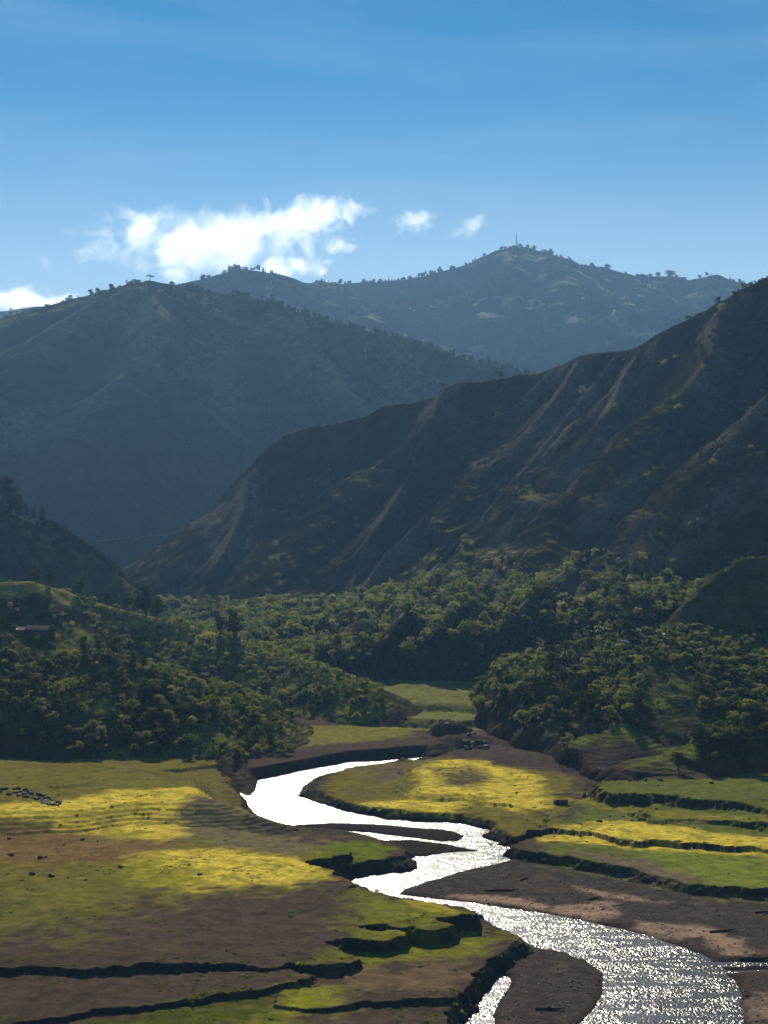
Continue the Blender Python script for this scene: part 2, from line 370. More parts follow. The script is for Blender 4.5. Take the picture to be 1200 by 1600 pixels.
# left hill: upper ridge, the lower ridge that carries the house, and the spur running to the river
def left_hill_noise(x, y, dr, h):
    return ridged(x + 0.25 * y, y * 0.6, 52, 4, 71) * 4.6 * sstep(2, 26, dr) * sstep(2, 20, h) + fbm(x, y, 11, 4, 73) * 1.1 * sstep(1, 8, dr)
left_hill = Landform(left_hill_noise)
left_hill.ridge([at(-420, 930, 880), at(-200, 915, 900), at(0, 910, 900), at(45, 908, 905), at(90, 920, 910), at(130, 936, 910), at(180, 950, 905), at(230, 962, 900), at(290, 976, 890), at(345, 992, 880)],
                [(0, 0), (8, 5), (45, 26), (110, 44), (300, 90)], 5)
left_hill.ridge([at(330, 988, 880), at(345, 992, 880), at(400, 1016, 862), at(450, 1032, 842), at(510, 1052, 812), at(540, 1064, 796), at(562, 1082, 780), at(576, 1104, 768)],
                [(0, 0), (8, 3), (62, 24), (80, 42), (300, 120)], 5)
left_hill.ridge([at(-420, 1000, 720), at(-150, 985, 735), at(0, 992, 738), at(60, 996, 738), at(110, 1012, 735), at(160, 1022, 727), at(205, 1046, 714), at(245, 1070, 700), at(290, 1096, 683), at(325, 1124, 666), at(345, 1146, 653), at(355, 1168, 642)],
                [(0, 0), (8, 3), (50, 18), (76, 27), (86, 38), (120, 50), (300, 110)], 4)
left_hill.ridge([at(345, 1150, 655), at(356, 1162, 642), at(363, 1178, 624), at(373, 1204, 602), at(386, 1238, 578), at(392, 1252, 565)], [(0, 0), (2, 1), (8, 7), (30, 16), (60, 30)], 2)
left_hill.ridge([at(180, 1010, 850), at(235, 1040, 830), at(300, 1070, 805), at(360, 1100, 780), at(420, 1125, 765)], [(0, 0), (30, 14), (60, 32), (200, 80)], 6)

# right hill and the dark knoll above it
def right_hill_noise(x, y, dr, h):
    xb = np.interp(y, [520, 560, 577, 643, 690, 745, 800, 900], [84, 80, 76, 62, 51, 46, 46, 52]) + fbm(x, y, 22, 4, 85) * 10
    cut = np.clip((xb + 12 - x) / 34, 0, 1) ** 1.3 * 52
    return ridged(x - 0.25 * y, y * 0.6, 56, 4, 81) * 5.0 * sstep(2, 26, dr) * sstep(2, 20, h) + fbm(x, y, 12, 4, 83) * 1.1 * sstep(1, 8, dr) - cut
right_hill = Landform(right_hill_noise)
right_hill.ridge([at(880, 1040, 775), at(850, 1062, 768), at(820, 1088, 757), at(795, 1115, 745), at(782, 1140, 734)], [(0, 0), (8, 4), (26, 17), (45, 28), (200, 90)], 4)
right_hill.ridge([at(1560, 1000, 760), at(1300, 990, 780), at(1200, 990, 790), at(1130, 985, 800), at(1080, 985, 800), at(1000, 992, 795), at(940, 1005, 790), at(880, 1038, 778)],
                 [(0, 0), (10, 3), (90, 24), (150, 42), (158, 50), (220, 66), (400, 130)], 6)
right_hill.ridge([at(1040, 1010, 770), at(1010, 1050, 730), at(985, 1095, 690), at(965, 1140, 655), at(945, 1185, 622), at(935, 1215, 600)], [(0, 0), (30, 9), (55, 20), (63, 27), (200, 80)], 6)
right_hill.ridge([at(1330, 1080, 640), at(1240, 1110, 625), at(1200, 1130, 610), at(1130, 1160, 600), at(1060, 1180, 596), at(1000, 1195, 596), at(950, 1206, 592)], [(0, 0), (18, 4), (27, 16), (44, 24), (200, 80)], 4)
dark_knoll = Landform(hill_noise)
dark_knoll.ridge([at(1050, 1000, 800), at(1078, 955, 820), at(1092, 930, 825), at(1112, 908, 830), (at(1135, 888, 835)), at(1165, 872, 840), at(1200, 868, 845), at(1300, 850, 850), at(1560, 820, 850)], [(0, 0), (4, 3), (40, 44), (90, 66), (300, 120)], 3)

# ------------------------------------------------------------------ VALLEY FLOOR: river, bars, terraces
river_polys = [  # water, outlines as they lie on the river's level
    [(300, 1226), (372, 1227), (381, 1244), (393, 1263), (401, 1281), (430, 1287), (480, 1292), (530, 1297), (580, 1306), (628, 1321), (642, 1338), (600, 1350), (545, 1367), (546, 1380), (560, 1394), (575, 1402), (640, 1412), (690, 1420), (690, 1407), (650, 1401), (618, 1398),
     (630, 1388), (690, 1370), (750, 1353), (800, 1343), (796, 1325), (775, 1297), (740, 1285), (650, 1277), (560, 1267), (500, 1256), (466, 1243), (470, 1229), (500, 1213), (540, 1204), (600, 1198), (700, 1190), (690, 1178), (600, 1186), (545, 1189), (500, 1197), (450, 1207), (410, 1216)],
    [(640, 1400), (700, 1407), (760, 1415), (830, 1425), (900, 1438), (960, 1450), (1010, 1463), (1060, 1479), (1093, 1493), (1112, 1505), (1180, 1503), (1320, 1500), (1500, 1500), (1500, 1512), (1300, 1514), (1150, 1519), (1128, 1521), (1146, 1532), (1157, 1552), (1158, 1580), (1152, 1620), (1150, 1760), (850, 1760), (880, 1640), (902, 1602), (932, 1577), (949, 1548), (947, 1522), (921, 1500), (882, 1487), (830, 1479), (806, 1482), (792, 1495), (770, 1520),
     (790, 1528), (796, 1545), (770, 1568), (765, 1585), (780, 1620), (790, 1700), (700, 1720), (700, 1600), (712, 1580), (735, 1550), (742, 1520), (770, 1490), (790, 1465), (740, 1440), (640, 1412)],
    [(560, 1127), (620, 1128), (690, 1131), (714, 1136), (716, 1150), (706, 1170), (702, 1188), (688, 1180), (694, 1160), (700, 1148), (690, 1142), (650, 1138), (560, 1132)],
]
bar_polys = [
    ([(465, 1289), (520, 1286), (580, 1288), (650, 1293), (705, 1299), (722, 1305), (712, 1313), (690, 1313), (640, 1306), (580, 1300), (500, 1294)], 0.5),
    ([(600, 1313), (640, 1312), (700, 1320), (742, 1328), (700, 1330), (660, 1336), (625, 1336)], 0.5),
    ([(1132, 1511), (1200, 1507), (1320, 1505), (1320, 1509), (1200, 1513), (1140, 1514)], 0.4),
]
terraces = [  # (top outline in the photo, height, bank width, edge wobble)
    # left side
    ([(-600, 1150), (200, 1170), (330, 1190), (352, 1215), (366, 1234), (382, 1262), (398, 1283), (450, 1296), (520, 1302), (580, 1311), (622, 1322), (626, 1332), (600, 1340), (540, 1350), (498, 1355), (515, 1366), (545, 1377), (590, 1396), (650, 1405), (710, 1418), (760, 1438), (796, 1462), (790, 1482), (752, 1500), (742, 1525), (712, 1550), (702, 1580), (700, 1640), (690, 1900), (-900, 2000)], 3.2, 2.6, 1.8),
    ([(-600, 1200), (150, 1225), (260, 1290), (400, 1300), (470, 1315), (545, 1326), (545, 1330), (478, 1346), (505, 1364), (560, 1386), (620, 1401), (700, 1417), (745, 1428), (690, 1431), (640, 1426), (668, 1440), (700, 1447), (655, 1449), (600, 1441), (560, 1447), (620, 1456), (600, 1462), (545, 1462), (500, 1468), (532, 1480), (560, 1492), (520, 1497), (455, 1494), (430, 1500), (330, 1499), (240, 1503), (150, 1507), (0, 1505), (-600, 1502)], 6.0, 1.8, 2.2),
    ([(-600, 1150), (0, 1190), (200, 1200), (300, 1222), (340, 1235), (330, 1245), (200, 1250), (60, 1262), (-600, 1280)], 9.5, 60, 2),
    ([(-600, 1505), (440, 1520), (475, 1530), (420, 1545), (330, 1553), (220, 1569), (100, 1585), (0, 1596), (-600, 1650)], 4.0, 1.5, 1.8),
    ([(440, 1540), (560, 1553), (700, 1549), (705, 1556), (560, 1560), (540, 1568), (430, 1566)], 4.2, 1.2, 1.5),
    # right side, middle tongue
    ([(500, 1222), (540, 1200), (600, 1192), (670, 1184), (760, 1160), (860, 1180), (900, 1230), (870, 1275), (830, 1298), (805, 1305), (780, 1285), (745, 1272), (690, 1268), (620, 1264), (560, 1256), (515, 1243), (498, 1232)], 2.6, 3.0, 1.5),
    ([(650, 1200), (690, 1182), (780, 1175), (900, 1215), (910, 1250), (880, 1272), (852, 1262), (790, 1252), (730, 1240), (660, 1238), (640, 1222)], 4.2, 16.0, 1.5),
    # right side terraces
    ([(806, 1322), (850, 1300), (870, 1270), (900, 1230), (1300, 1200), (1700, 1250), (1700, 1440), (1300, 1405), (1200, 1387), (1130, 1382), (1060, 1371), (960, 1348), (880, 1334), (830, 1330)], 3.1, 2.6, 3.0),
    ([(838, 1296), (880, 1272), (930, 1240), (1300, 1200), (1700, 1250), (1700, 1360), (1300, 1335), (1200, 1325), (1100, 1318), (1000, 1311), (930, 1300), (870, 1294)], 4.4, 1.8, 3.5),
    ([(1010, 1266), (1050, 1240), (1300, 1200), (1700, 1250), (1700, 1300), (1300, 1282), (1200, 1280), (1100, 1277), (1030, 1273)], 6.2, 11.0, 5),
    ([(930, 1224), (1000, 1215), (1300, 1180), (1700, 1250), (1700, 1275), (1200, 1258), (1120, 1245), (1040, 1240), (960, 1236)], 8.2, 10.0, 5),
    # far side
    ([(120, 1215), (350, 1192), (385, 1200), (430, 1196), (520, 1181), (600, 1181), (668, 1176), (720, 1160), (725, 1150), (690, 1143), (640, 1139), (560, 1134), (400, 1110), (100, 1100)], 4.0, 4.0, 1.5),
    ([(560, 1115), (600, 1114), (650, 1119), (700, 1124), (760, 1122), (800, 1100), (760, 1080), (560, 1070)], 4.5, 4.9, 2.0),
    ([(575, 1098), (650, 1101), (700, 1092), (760, 1099), (800, 1100), (800, 1060), (560, 1060)], 8.0, 30.0, 2.0),
]
RIV = [poly_level(p, 0.0) for p in river_polys]
BARS = [(poly_level(p, 0.2), h) for p, h in bar_polys]
TER = [(poly_level(p, h), h, w, wob) for p, h, w, wob in terraces]

outcrop = Landform(lambda x, y, dr, h: ridged(x, y, 14, 4, 91) * 1.3 * sstep(0, 6, dr) + fbm(x, y, 4, 3, 92) * 0.5)
outcrop.ridge([at(698, 1124, 705), at(715, 1128, 700), at(722, 1140, 695)], [(0, 0), (4, 3), (10, 11), (40, 30)], 2)
outcrop.ridge([at(690, 1160, 672), at(705, 1148, 680), at(735, 1147, 690), at(762, 1150, 695), at(790, 1168, 680), at(830, 1192, 650), at(868, 1222, 615), at(886, 1248, 592), at(870, 1268, 578)], [(0, 0), (3, 1), (14, 7), (40, 18), (80, 40)], 2)

def floor_height(x, y, detail=True):
    wob = fbm(x, y, 16, 5, 101, 0.6); wob2 = fbm(x, y, 4.5, 3, 103, 0.6)
    h = 0.55 + fbm(x, y, 30, 4, 105) * 0.45 + fbm(x, y, 5, 3, 106) * 0.10
    wob3 = ridged(x, y, 2.4, 2, 115) * 0.55
    wvar = fbm(x, y, 28, 3, 111) * 2.4
    w_ = wob * 2.2 + wob2 * 0.5
    riv = np.full(x.shape, -1e9)
    for P in RIV: riv = np.maximum(riv, signed_distance(x, y, P))
    riv = riv + w_ * 0.8
    h = np.where(riv > -3.0, h + (-0.9 - h) * sstep(-3.0, 3.0, riv), h)
    for P, hh in BARS:
        s = signed_distance(x, y, P) + w_
        h = np.maximum(h, -0.9 + (hh + 0.9) * sstep(-5, 2, s))
    for P, hh, w, wobble in TER:
        s = signed_distance(x, y, P) + (wob * 1.7 + wob2 * 0.8) * wobble + wob3
        wl = w * (1 + 1.1 * np.clip(wvar + 0.35, 0, 1.5)) if w <= 5 else w
        s = s + (wl - w) * 0.5; k = np.clip((s + wl) / wl, 0, 1)
        k = np.where(w > 5, k * k * (3 - 2 * k), k)
        if w > 5: k = k * sstep(3, 22, -riv)
        elif hh == 4.0: k = k * sstep(-0.5, 2.5, -riv)
        z = hh * (0.93 + 0.25 * fbm(x, y, 60, 3, 113 + int(hh * 7))) * k + (fbm(x, y, 45, 3, 107 + int(hh * 7)) * 0.7 + fbm(x, y, 6, 4, 109) * 0.22) * sstep(0, 1, k)
        q_ = z / 0.9; led = (np.floor(q_) + sstep(0.45, 0.95, q_ - np.floor(q_))) * 0.9
        if w > 5: z = z + ((np.floor(z / 0.7) + sstep(0.3, 0.8, z / 0.7 - np.floor(z / 0.7))) * 0.7 - z) * 0.8 * sstep(0.02, 0.1, k)
        else: z = z + (led - z) * 0.6 * (1 - sstep(0.85, 1.0, k))
        h = np.where(s > -wl, np.maximum(h, -0.9 + (z + 0.9) * sstep(0, 0.12, k)), h)
    oc = outcrop.height(x, y)
    h = np.maximum(h, oc)
    return h, riv
# paint of the ground by plan areas: (outline, level, colour, softness, patchiness)
YEL, GRN, OLV = (0.62, 0.47, 0.060), (0.12, 0.15, 0.018), (0.155, 0.135, 0.028)
MUD, SAND, GRAV = (0.078, 0.058, 0.044), (0.30, 0.21, 0.15), (0.062, 0.049, 0.042)
DARK, REDB = (0.045, 0.035, 0.028), (0.15, 0.085, 0.045)
paints = [
    ([(-600, 1140), (330, 1160), (400, 1290), (600, 1320), (560, 1355), (500, 1375), (350, 1395), (100, 1420), (-600, 1440)], 6, OLV, 10, 0.25),
    ([(-600, 1285), (0, 1287), (150, 1303), (270, 1312), (330, 1340), (180, 1352), (60, 1348), (-600, 1365)], 6, (0.165, 0.105, 0.045), 8, 0.3),
    ([(270, 1265), (350, 1262), (400, 1290), (540, 1315), (520, 1330), (420, 1340), (320, 1320), (270, 1300)], 5, (0.15, 0.125, 0.07), 5, 0.3),
    ([(-600, 1262), (0, 1275), (60, 1268), (120, 1258), (180, 1246), (300, 1240), (380, 1252), (330, 1252), (270, 1280), (280, 1304), (250, 1310), (190, 1308), (150, 1300), (0, 1288), (-600, 1284)], 6, YEL, 3.5, 0.35),
    ([(190, 1335), (260, 1328), (340, 1326), (430, 1335), (510, 1355), (535, 1372), (460, 1378), (300, 1390), (230, 1380)], 6, YEL, 3, 0.35),
    ([(170, 1345), (260, 1345), (320, 1372), (300, 1385), (200, 1378)], 6, (0.20, 0.20, 0.02), 6, 0.5),
    ([(20, 1392), (140, 1390), (150, 1408), (60, 1412)], 6, (0.24, 0.24, 0.02), 5, 0.8),
    ([(-80, 1425), (60, 1428), (75, 1438), (-80, 1445)], 6, YEL, 3, 0.9),
    ([(-600, 1360), (200, 1385), (150, 1460), (-600, 1475)], 6, (0.12, 0.115, 0.03), 14, 0.5),
    ([(620, 1403), (700, 1412), (720, 1425), (690, 1424), (630, 1410)], 6, YEL, 2, 0.3),
    ([(480, 1325), (560, 1312), (622, 1322), (626, 1334), (560, 1352), (498, 1356), (510, 1345)], 3.2, GRN, 3, 0.2),
    ([(560, 1415), (690, 1430), (790, 1462), (760, 1495), (720, 1500), (640, 1500), (560, 1520), (500, 1512), (540, 1480)], 3.2, (0.17, 0.18, 0.02), 5, 0.5),
    ([(450, 1545), (540, 1545), (545, 1580), (480, 1590), (440, 1600), (380, 1590)], 3, (0.23, 0.24, 0.02), 5, 0.4),
    ([(540, 1515), (700, 1500), (735, 1520), (700, 1545), (560, 1550)], 3.2, (0.14, 0.098, 0.06), 4, 0.2),
    ([(540, 1560), (700, 1560), (700, 1600), (540, 1600)], 3.2, MUD, 3, 0.2),
    # right tongue
    ([(498, 1225), (540, 1198), (700, 1180), (900, 1220), (880, 1290), (800, 1310), (760, 1285), (620, 1268), (520, 1250)], 3.2, OLV, 3, 0.3),
    ([(640, 1200), (680, 1184), (760, 1188), (830, 1208), (862, 1240), (855, 1260), (800, 1258), (740, 1248), (690, 1262), (600, 1262), (560, 1250), (620, 1238), (660, 1225)], 4.5, YEL, 3, 0.3),
    ([(670, 1198), (740, 1196), (775, 1215), (740, 1228), (690, 1226)], 4.6, (0.10, 0.085, 0.04), 3, 0.6),
    ([(580, 1198), (650, 1190), (660, 1205), (590, 1222)], 3, (0.13, 0.10, 0.07), 4, 0.5),
    # right terraces
    ([(900, 1235), (1700, 1200), (1700, 1420), (1200, 1388), (1000, 1358), (880, 1334), (830, 1325), (870, 1290)], 4.5, (0.12, 0.135, 0.03), 4, 0.35),
    ([(845, 1296), (880, 1277), (940, 1268), (1060, 1283), (1200, 1297), (1700, 1320), (1700, 1345), (1200, 1322), (1100, 1315), (980, 1308), (900, 1298)], 6.2, YEL, 2.5, 0.25),
    ([(900, 1330), (1000, 1338), (1100, 1362), (1130, 1375), (1050, 1368), (950, 1348)], 3.6, (0.15, 0.115, 0.08), 3, 0.3),
    ([(1000, 1325), (1200, 1335), (1200, 1380), (1130, 1378), (1060, 1355)], 3.6, (0.17, 0.20, 0.03), 4, 0.3),
    ([(880, 1225), (1000, 1250), (1150, 1262), (1300, 1270), (1300, 1262), (1150, 1255), (1000, 1240), (900, 1215)], 9.5, (0.20, 0.18, 0.03), 4, 0.4),
    # far side
    ([(345, 1150), (420, 1137), (560, 1130), (680, 1120), (640, 1150), (500, 1162), (380, 1175)], 4, (0.19, 0.18, 0.035), 5, 0.5),
    ([(560, 1060), (800, 1060), (780, 1125), (560, 1118)], 6, (0.17, 0.17, 0.05), 5, 0.5),
    ([(200, 1578), (330, 1562), (430, 1552), (460, 1600), (440, 1700), (60, 1700), (100, 1600)], 3, (0.075, 0.085, 0.015), 4, 0.6),
    ([(-300, 1580), (-50, 1600), (100, 1594), (60, 1700), (-300, 1700)], 3, DARK, 3, 0.2),
    # sand and pale silt on the bar
    ([(690, 1400), (760, 1398), (850, 1412), (900, 1425), (840, 1422), (760, 1410)], 0.6, SAND, 1.5, 0.3),
    ([(900, 1385), (1000, 1400), (1040, 1410), (950, 1405), (930, 1398)], 0.6, SAND, 2, 0.6),
    ([(850, 1420), (950, 1405), (970, 1430), (920, 1440), (870, 1432)], 0.6, SAND, 2, 0.5),
    ([(1000, 1440), (1050, 1445), (1110, 1450), (1160, 1470), (1150, 1490), (1110, 1478), (1090, 1466), (1010, 1458)], 0.6, SAND, 2, 0.3),
    ([(1160, 1560), (1300, 1550), (1300, 1600), (1170, 1600)], 0.6, (0.22, 0.16, 0.12), 3, 0.5),
]
PAINT = [(poly_level(p, z), np.array(c), s, k) for p, z, c, s, k in paints]
BAR_SIDE = poly_level([(560, 1275), (800, 1300), (1700, 1420), (1700, 1900), (700, 1900), (700, 1600), (800, 1470), (620, 1400), (380, 1290)], 0.5)
def floor_color(x, y, h, riv, slope):
    n1 = fbm(x, y, 18, 5, 201, 0.62); n2 = fbm(x, y, 5, 4, 203, 0.6); n3 = fbm(x, y, 60, 3, 205); n4 = fbm(x, y, 2.2, 3, 207)
    c = np.zeros(x.shape + (3,)); c[:] = MUD
    def mix(k, col): 
        k = np.clip(k, 0, 1)[..., None]; c[:] = c * (1 - k) + np.asarray(col) * k
    mix(sstep(-0.2, 0.4, n3) * 0.4, (0.058, 0.044, 0.032))
    low = 1 - sstep(0.9, 1.8, h)
    mix(low, GRAV)
    mix(low * sstep(0.05, 0.5, n1 + n2 * 0.5) * 0.5, (0.115, 0.083, 0.062))
    for P, col, soft, patch in PAINT:
        s = signed_distance(x, y, P)
        k = sstep(-soft * 1.1, soft * 1.1, s + n1 * soft * 2.8 + n2 * soft * 2.0 + n4 * 1.8)
        holes = 1 - patch * sstep(0.05, 0.30, n1 * 0.6 + n2 * 0.8 + n4 * 0.35 + 0.08)
        if col[0] > 0.3 and soft < 3.6 and s.max() > 0:  # meadow grass: mottled with green
            colv = col * (1 + 0.25 * n2[..., None]) + np.array([-0.30, -0.20, -0.02]) * sstep(-0.15, 0.35, n2 * 0.7 - n1 + n4 * 0.3)[..., None]
        else: colv = col * (1 + 0.3 * n2[..., None])
        kk = (k * holes)[..., None]; c = c * (1 - kk) + colv * kk
    # greenery creeping over old banks, bare earth on steep ones
    bank = sstep(0.30, 0.75, slope)
    high = sstep(1.4, 2.2, h)
    mix(bank * high * sstep(0.0, 0.3, n1) * 0.5, (0.06, 0.07, 0.018))
    mix(sstep(0.5, 0.9, slope) * sstep(-0.4, 0.0, -n1), DARK)
    # wet margin and river bed
    mix(sstep(-2.2, 0.5, riv) * (1 - sstep(0.6, 1.5, h)), (0.035, 0.028, 0.024))
    return c

pyr = np.concatenate([np.linspace(1760, 1640, 30), np.linspace(1639, 1080, 690), np.linspace(1079, 985, 40)])
Yf = EYE * F / (pyr - 800)
X, Yg = fan(-0.30, 0.30, 820, Yf)
H, RV = floor_height(X, Yg)
gy, gx = np.gradient(H); dy = np.gradient(Yg, axis=0); dx = np.gradient(X, axis=1)
slope = np.hypot(gy / np.abs(dy), gx / np.abs(dx))
ground = grid_mesh('valley_floor', X, Yg, H, floor_color(X, Yg, H, RV, slope), M_FLOOR)
FX = (X, Yg, H)
def floor_z(x, y):
    return floor_height(np.atleast_1d(np.asarray(x, float)), np.atleast_1d(np.asarray(y, float)))[0]

# ------------------------------------------------------------------ hills as meshes, with their own plan colours
def slope_of(X, Yg, H):
    gy, gx = np.gradient(H); return np.hypot(gy / np.abs(np.gradient(Yg, axis=0)), gx / np.abs(np.gradient(X, axis=1)))
def build_land(name, lf, Y0, Y1, nc, nr, mat, colf, u0=U0, u1=U1, terr=None):
    Ys = np.geomspace(Y0, Y1, nr); X, Yg = fan(u0, u1, nc, Ys)
    H = lf.height(X, Yg)
    if terr: H = terr(X, Yg, H)
    H = np.maximum(H, -12)
    c = colf(X, Yg, H, slope_of(X, Yg, H))
    return grid_mesh(name, X, Yg, H, c, mat)
def lerp3(c, k, col):
    k = np.clip(k, 0, 1)[..., None]; return c * (1 - k) + np.asarray(col) * k
def hill_col(seed, bare_to=14.0, grass=(0.085, 0.095, 0.028)):
    def f(x, y, h, s):
        n1 = fbm(x, y, 30, 5, seed, 0.6); n2 = fbm(x, y, 7, 4, seed + 5, 0.6)
        c = np.zeros(x.shape + (3,)); c[:] = (0.045, 0.050, 0.020)
        c = lerp3(c, sstep(-0.1, 0.35, n1 + 0.4 * n2), grass)
        c = lerp3(c, sstep(0.1, 0.4, -n1 + 0.3 * n2) * 0.6, (0.045, 0.040, 0.022))
        c = lerp3(c, 1 - sstep(bare_to - 4, bare_to + 3, h + n1 * 8), (0.060, 0.048, 0.036))
        c = lerp3(c, sstep(0.9, 1.4, s) * 0.7, (0.055, 0.042, 0.032))
        return c
    return f
def stairs(step, lo, hi):
    """the drawn-down shore: little benches one above the other"""
    def f(x, y, h):
        hh = h + fbm(x, y, 25, 3, 301) * 1.2
        q = hh / step; fr = q - np.floor(q); st = (np.floor(q) + sstep(0.25, 0.75, fr)) * step - (hh - h)
        k = sstep(lo - 2, lo, h) * (1 - sstep(hi, hi + 6, h))
        return h + (st - h) * k
    return f
def mount_col(seed, size):
    def f(x, y, h, s):
        n1 = fbm(x, y, size, 5, seed, 0.6); n2 = fbm(x, y, size / 5, 4, seed + 5, 0.6)
        c = np.zeros(x.shape + (3,)); c[:] = (0.034, 0.034, 0.018)
        c = lerp3(c, sstep(0.0, 0.4, n1 + 0.5 * n2), (0.055, 0.048, 0.020))
        c = lerp3(c, sstep(0.05, 0.45, -n1 + 0.5 * n2), (0.022, 0.026, 0.014))
        c = lerp3(c, sstep(0.9, 1.5, s) * 0.6, (0.045, 0.033, 0.024))
        return c
    return f
def far_col(x, y, h, s):
    c = mount_col(31, 300)(x, y, h, s)
    c = c * 0.55
    f = sstep(0.15, 0.3, fbm(x, y, 120, 3, 37)) * sstep(0.0, 0.3, fbm(x, y, 500, 2, 39) + 0.25)
    c = lerp3(c, f * 0.9, (0.32, 0.29, 0.11))
    return lerp3(c, sstep(0.05, 0.25, -fbm(x, y, 90, 4, 41)) * 0.7, (0.02, 0.028, 0.014))
def rh_col(x, y, h, s):
    c = hill_col(97, 11, (0.13, 0.15, 0.03))(x, y, h, s)
    return lerp3(c, sstep(0.45, 0.8, s) * (h < 16) * 0.8, (0.050, 0.032, 0.024))
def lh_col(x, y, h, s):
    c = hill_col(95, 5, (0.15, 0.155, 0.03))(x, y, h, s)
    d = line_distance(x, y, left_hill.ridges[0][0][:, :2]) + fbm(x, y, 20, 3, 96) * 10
    c = lerp3(c, sstep(0.45, 0.75, s) * (h < 13) * 0.85, (0.040, 0.030, 0.023))  # steep foot painted dark: rocky bluff, plus the shade along the spur's base
    c = lerp3(c, (y > 820) * sstep(30, 12, d) * 0.9, (0.22, 0.20, 0.055))  # crest grass painted brighter, as a sunlit band
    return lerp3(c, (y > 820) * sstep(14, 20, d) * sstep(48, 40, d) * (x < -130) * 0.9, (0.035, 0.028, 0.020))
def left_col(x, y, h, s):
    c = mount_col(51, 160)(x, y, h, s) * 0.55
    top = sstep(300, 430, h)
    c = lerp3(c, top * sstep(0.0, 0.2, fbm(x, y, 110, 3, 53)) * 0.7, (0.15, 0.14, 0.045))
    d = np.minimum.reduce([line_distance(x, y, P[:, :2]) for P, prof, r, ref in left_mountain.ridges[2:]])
    return lerp3(c, sstep(70, 5, d + fbm(x, y, 60, 3, 55) * 50) * 0.8, (0.13, 0.115, 0.055))  # lit streaks along the spurs, painted as a paler ground colour
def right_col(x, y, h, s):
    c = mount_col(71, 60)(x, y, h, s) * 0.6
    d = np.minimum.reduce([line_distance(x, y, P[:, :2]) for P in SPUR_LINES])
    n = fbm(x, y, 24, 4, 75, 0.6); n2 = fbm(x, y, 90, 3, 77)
    c = lerp3(c, sstep(26, 3, d + n * 18) * sstep(-0.35, 0.15, n2) * sstep(25, 60, h) * 0.75, (0.135, 0.112, 0.085))  # bare soil along spur crests, paled to imitate their sunlit flanks
    c = lerp3(c, sstep(0.75, 0.35, s) * sstep(-0.15, 0.25, n) * 0.85, (0.17, 0.16, 0.055))  # grass on gentler ground, its colour raised to suggest lit rims
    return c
build_land('far_mountain', far_mountain, 3400, 7200, 470, 230, M_FAR, far_col)
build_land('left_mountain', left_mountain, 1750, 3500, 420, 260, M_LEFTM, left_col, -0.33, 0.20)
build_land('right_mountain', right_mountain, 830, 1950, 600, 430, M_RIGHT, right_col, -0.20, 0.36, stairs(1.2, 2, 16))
build_land('saddle_hill', saddle_hill, 1250, 1800, 80, 90, M_HILL, hill_col(91, -5, (0.10, 0.095, 0.035)), -0.20, -0.09)
build_land('wooded_hill', back_hill, 1000, 1600, 190, 150, M_HILL, hill_col(93, -5), -0.33, -0.12)
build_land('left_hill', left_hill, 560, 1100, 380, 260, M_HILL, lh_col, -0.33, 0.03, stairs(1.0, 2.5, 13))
build_land('right_hill', right_hill, 520, 980, 330, 280, M_HILL, rh_col, 0.02, 0.34, stairs(1.0, 3, 15))
build_land('dark_knoll', dark_knoll, 700, 1000, 150, 130, M_HILL, hill_col(99, -5, (0.06, 0.06, 0.02)), 0.17, 0.34)

# broad ground under everything, out to the horizon
me = simple_mat('distant_ground', (0.06, 0.06, 0.03), 0.95, 0.3, 0.01)
S = 30000
base = mesh_obj('ground', [(-S, -3000, -13), (S, -3000, -13), (S, S, -13), (-S, S, -13)], [(0, 1, 2, 3)], me); tag(base, kind='structure')

# ------------------------------------------------------------------ water
def water_mat():
    m, n, b = new_mat('river_water'); l = n.links.new
    b.inputs['Base Color'].default_value = (0.045, 0.045, 0.040, 1); b.inputs['Roughness'].default_value = 0.33
    b.inputs['IOR'].default_value = 1.33; b.inputs['Specular IOR Level'].default_value = 0.5
    g = n.nodes.new('ShaderNodeNewGeometry')
    def noise(sx, sy, det, dist=0.6):
        mp = n.nodes.new('ShaderNodeMapping'); mp.inputs['Scale'].default_value = (sx, sy, 1); mp.inputs['Rotation'].default_value = (0, 0, 0.5)
        t = n.nodes.new('ShaderNodeTexNoise'); t.inputs['Scale'].default_value = 1; t.inputs['Detail'].default_value = det
        t.inputs['Roughness'].default_value = 0.6; t.inputs['Distortion'].default_value = dist
        l(g.outputs['Position'], mp.inputs['Vector']); l(mp.outputs['Vector'], t.inputs['Vector']); return t
    a = noise(0.5, 0.4, 3); c = noise(1.5, 1.1, 2, 0.3); e = noise(0.07, 0.20, 6, 1.4)
    # calm and broken reaches: the ripples' height and the gloss change with a wide slow noise
    k = n.nodes.new('ShaderNodeMapRange'); k.inputs['From Min'].default_value = 0.38; k.inputs['From Max'].default_value = 0.58
    k.inputs['To Min'].default_value = 0.12; k.inputs['To Max'].default_value = 0.85; l(e.outputs['Fac'], k.inputs['Value'])
    kr = n.nodes.new('ShaderNodeMapRange'); kr.inputs['From Min'].default_value = 0.38; kr.inputs['From Max'].default_value = 0.6
    kr.inputs['To Min'].default_value = 0.27; kr.inputs['To Max'].default_value = 0.19
    l(e.outputs['Fac'], kr.inputs['Value']); l(kr.outputs['Result'], b.inputs['Roughness'])
    ad = n.nodes.new('ShaderNodeMath'); ad.operation = 'MULTIPLY_ADD'; ad.inputs[1].default_value = 0.9
    l(c.outputs['Fac'], ad.inputs[0]); l(a.outputs['Fac'], ad.inputs[2])
    bp = n.nodes.new('ShaderNodeBump'); bp.inputs['Distance'].default_value = 0.43
    l(k.outputs['Result'], bp.inputs['Strength']); l(ad.outputs[0], bp.inputs['Height']); l(bp.outputs['Normal'], b.inputs['Normal'])
    return m
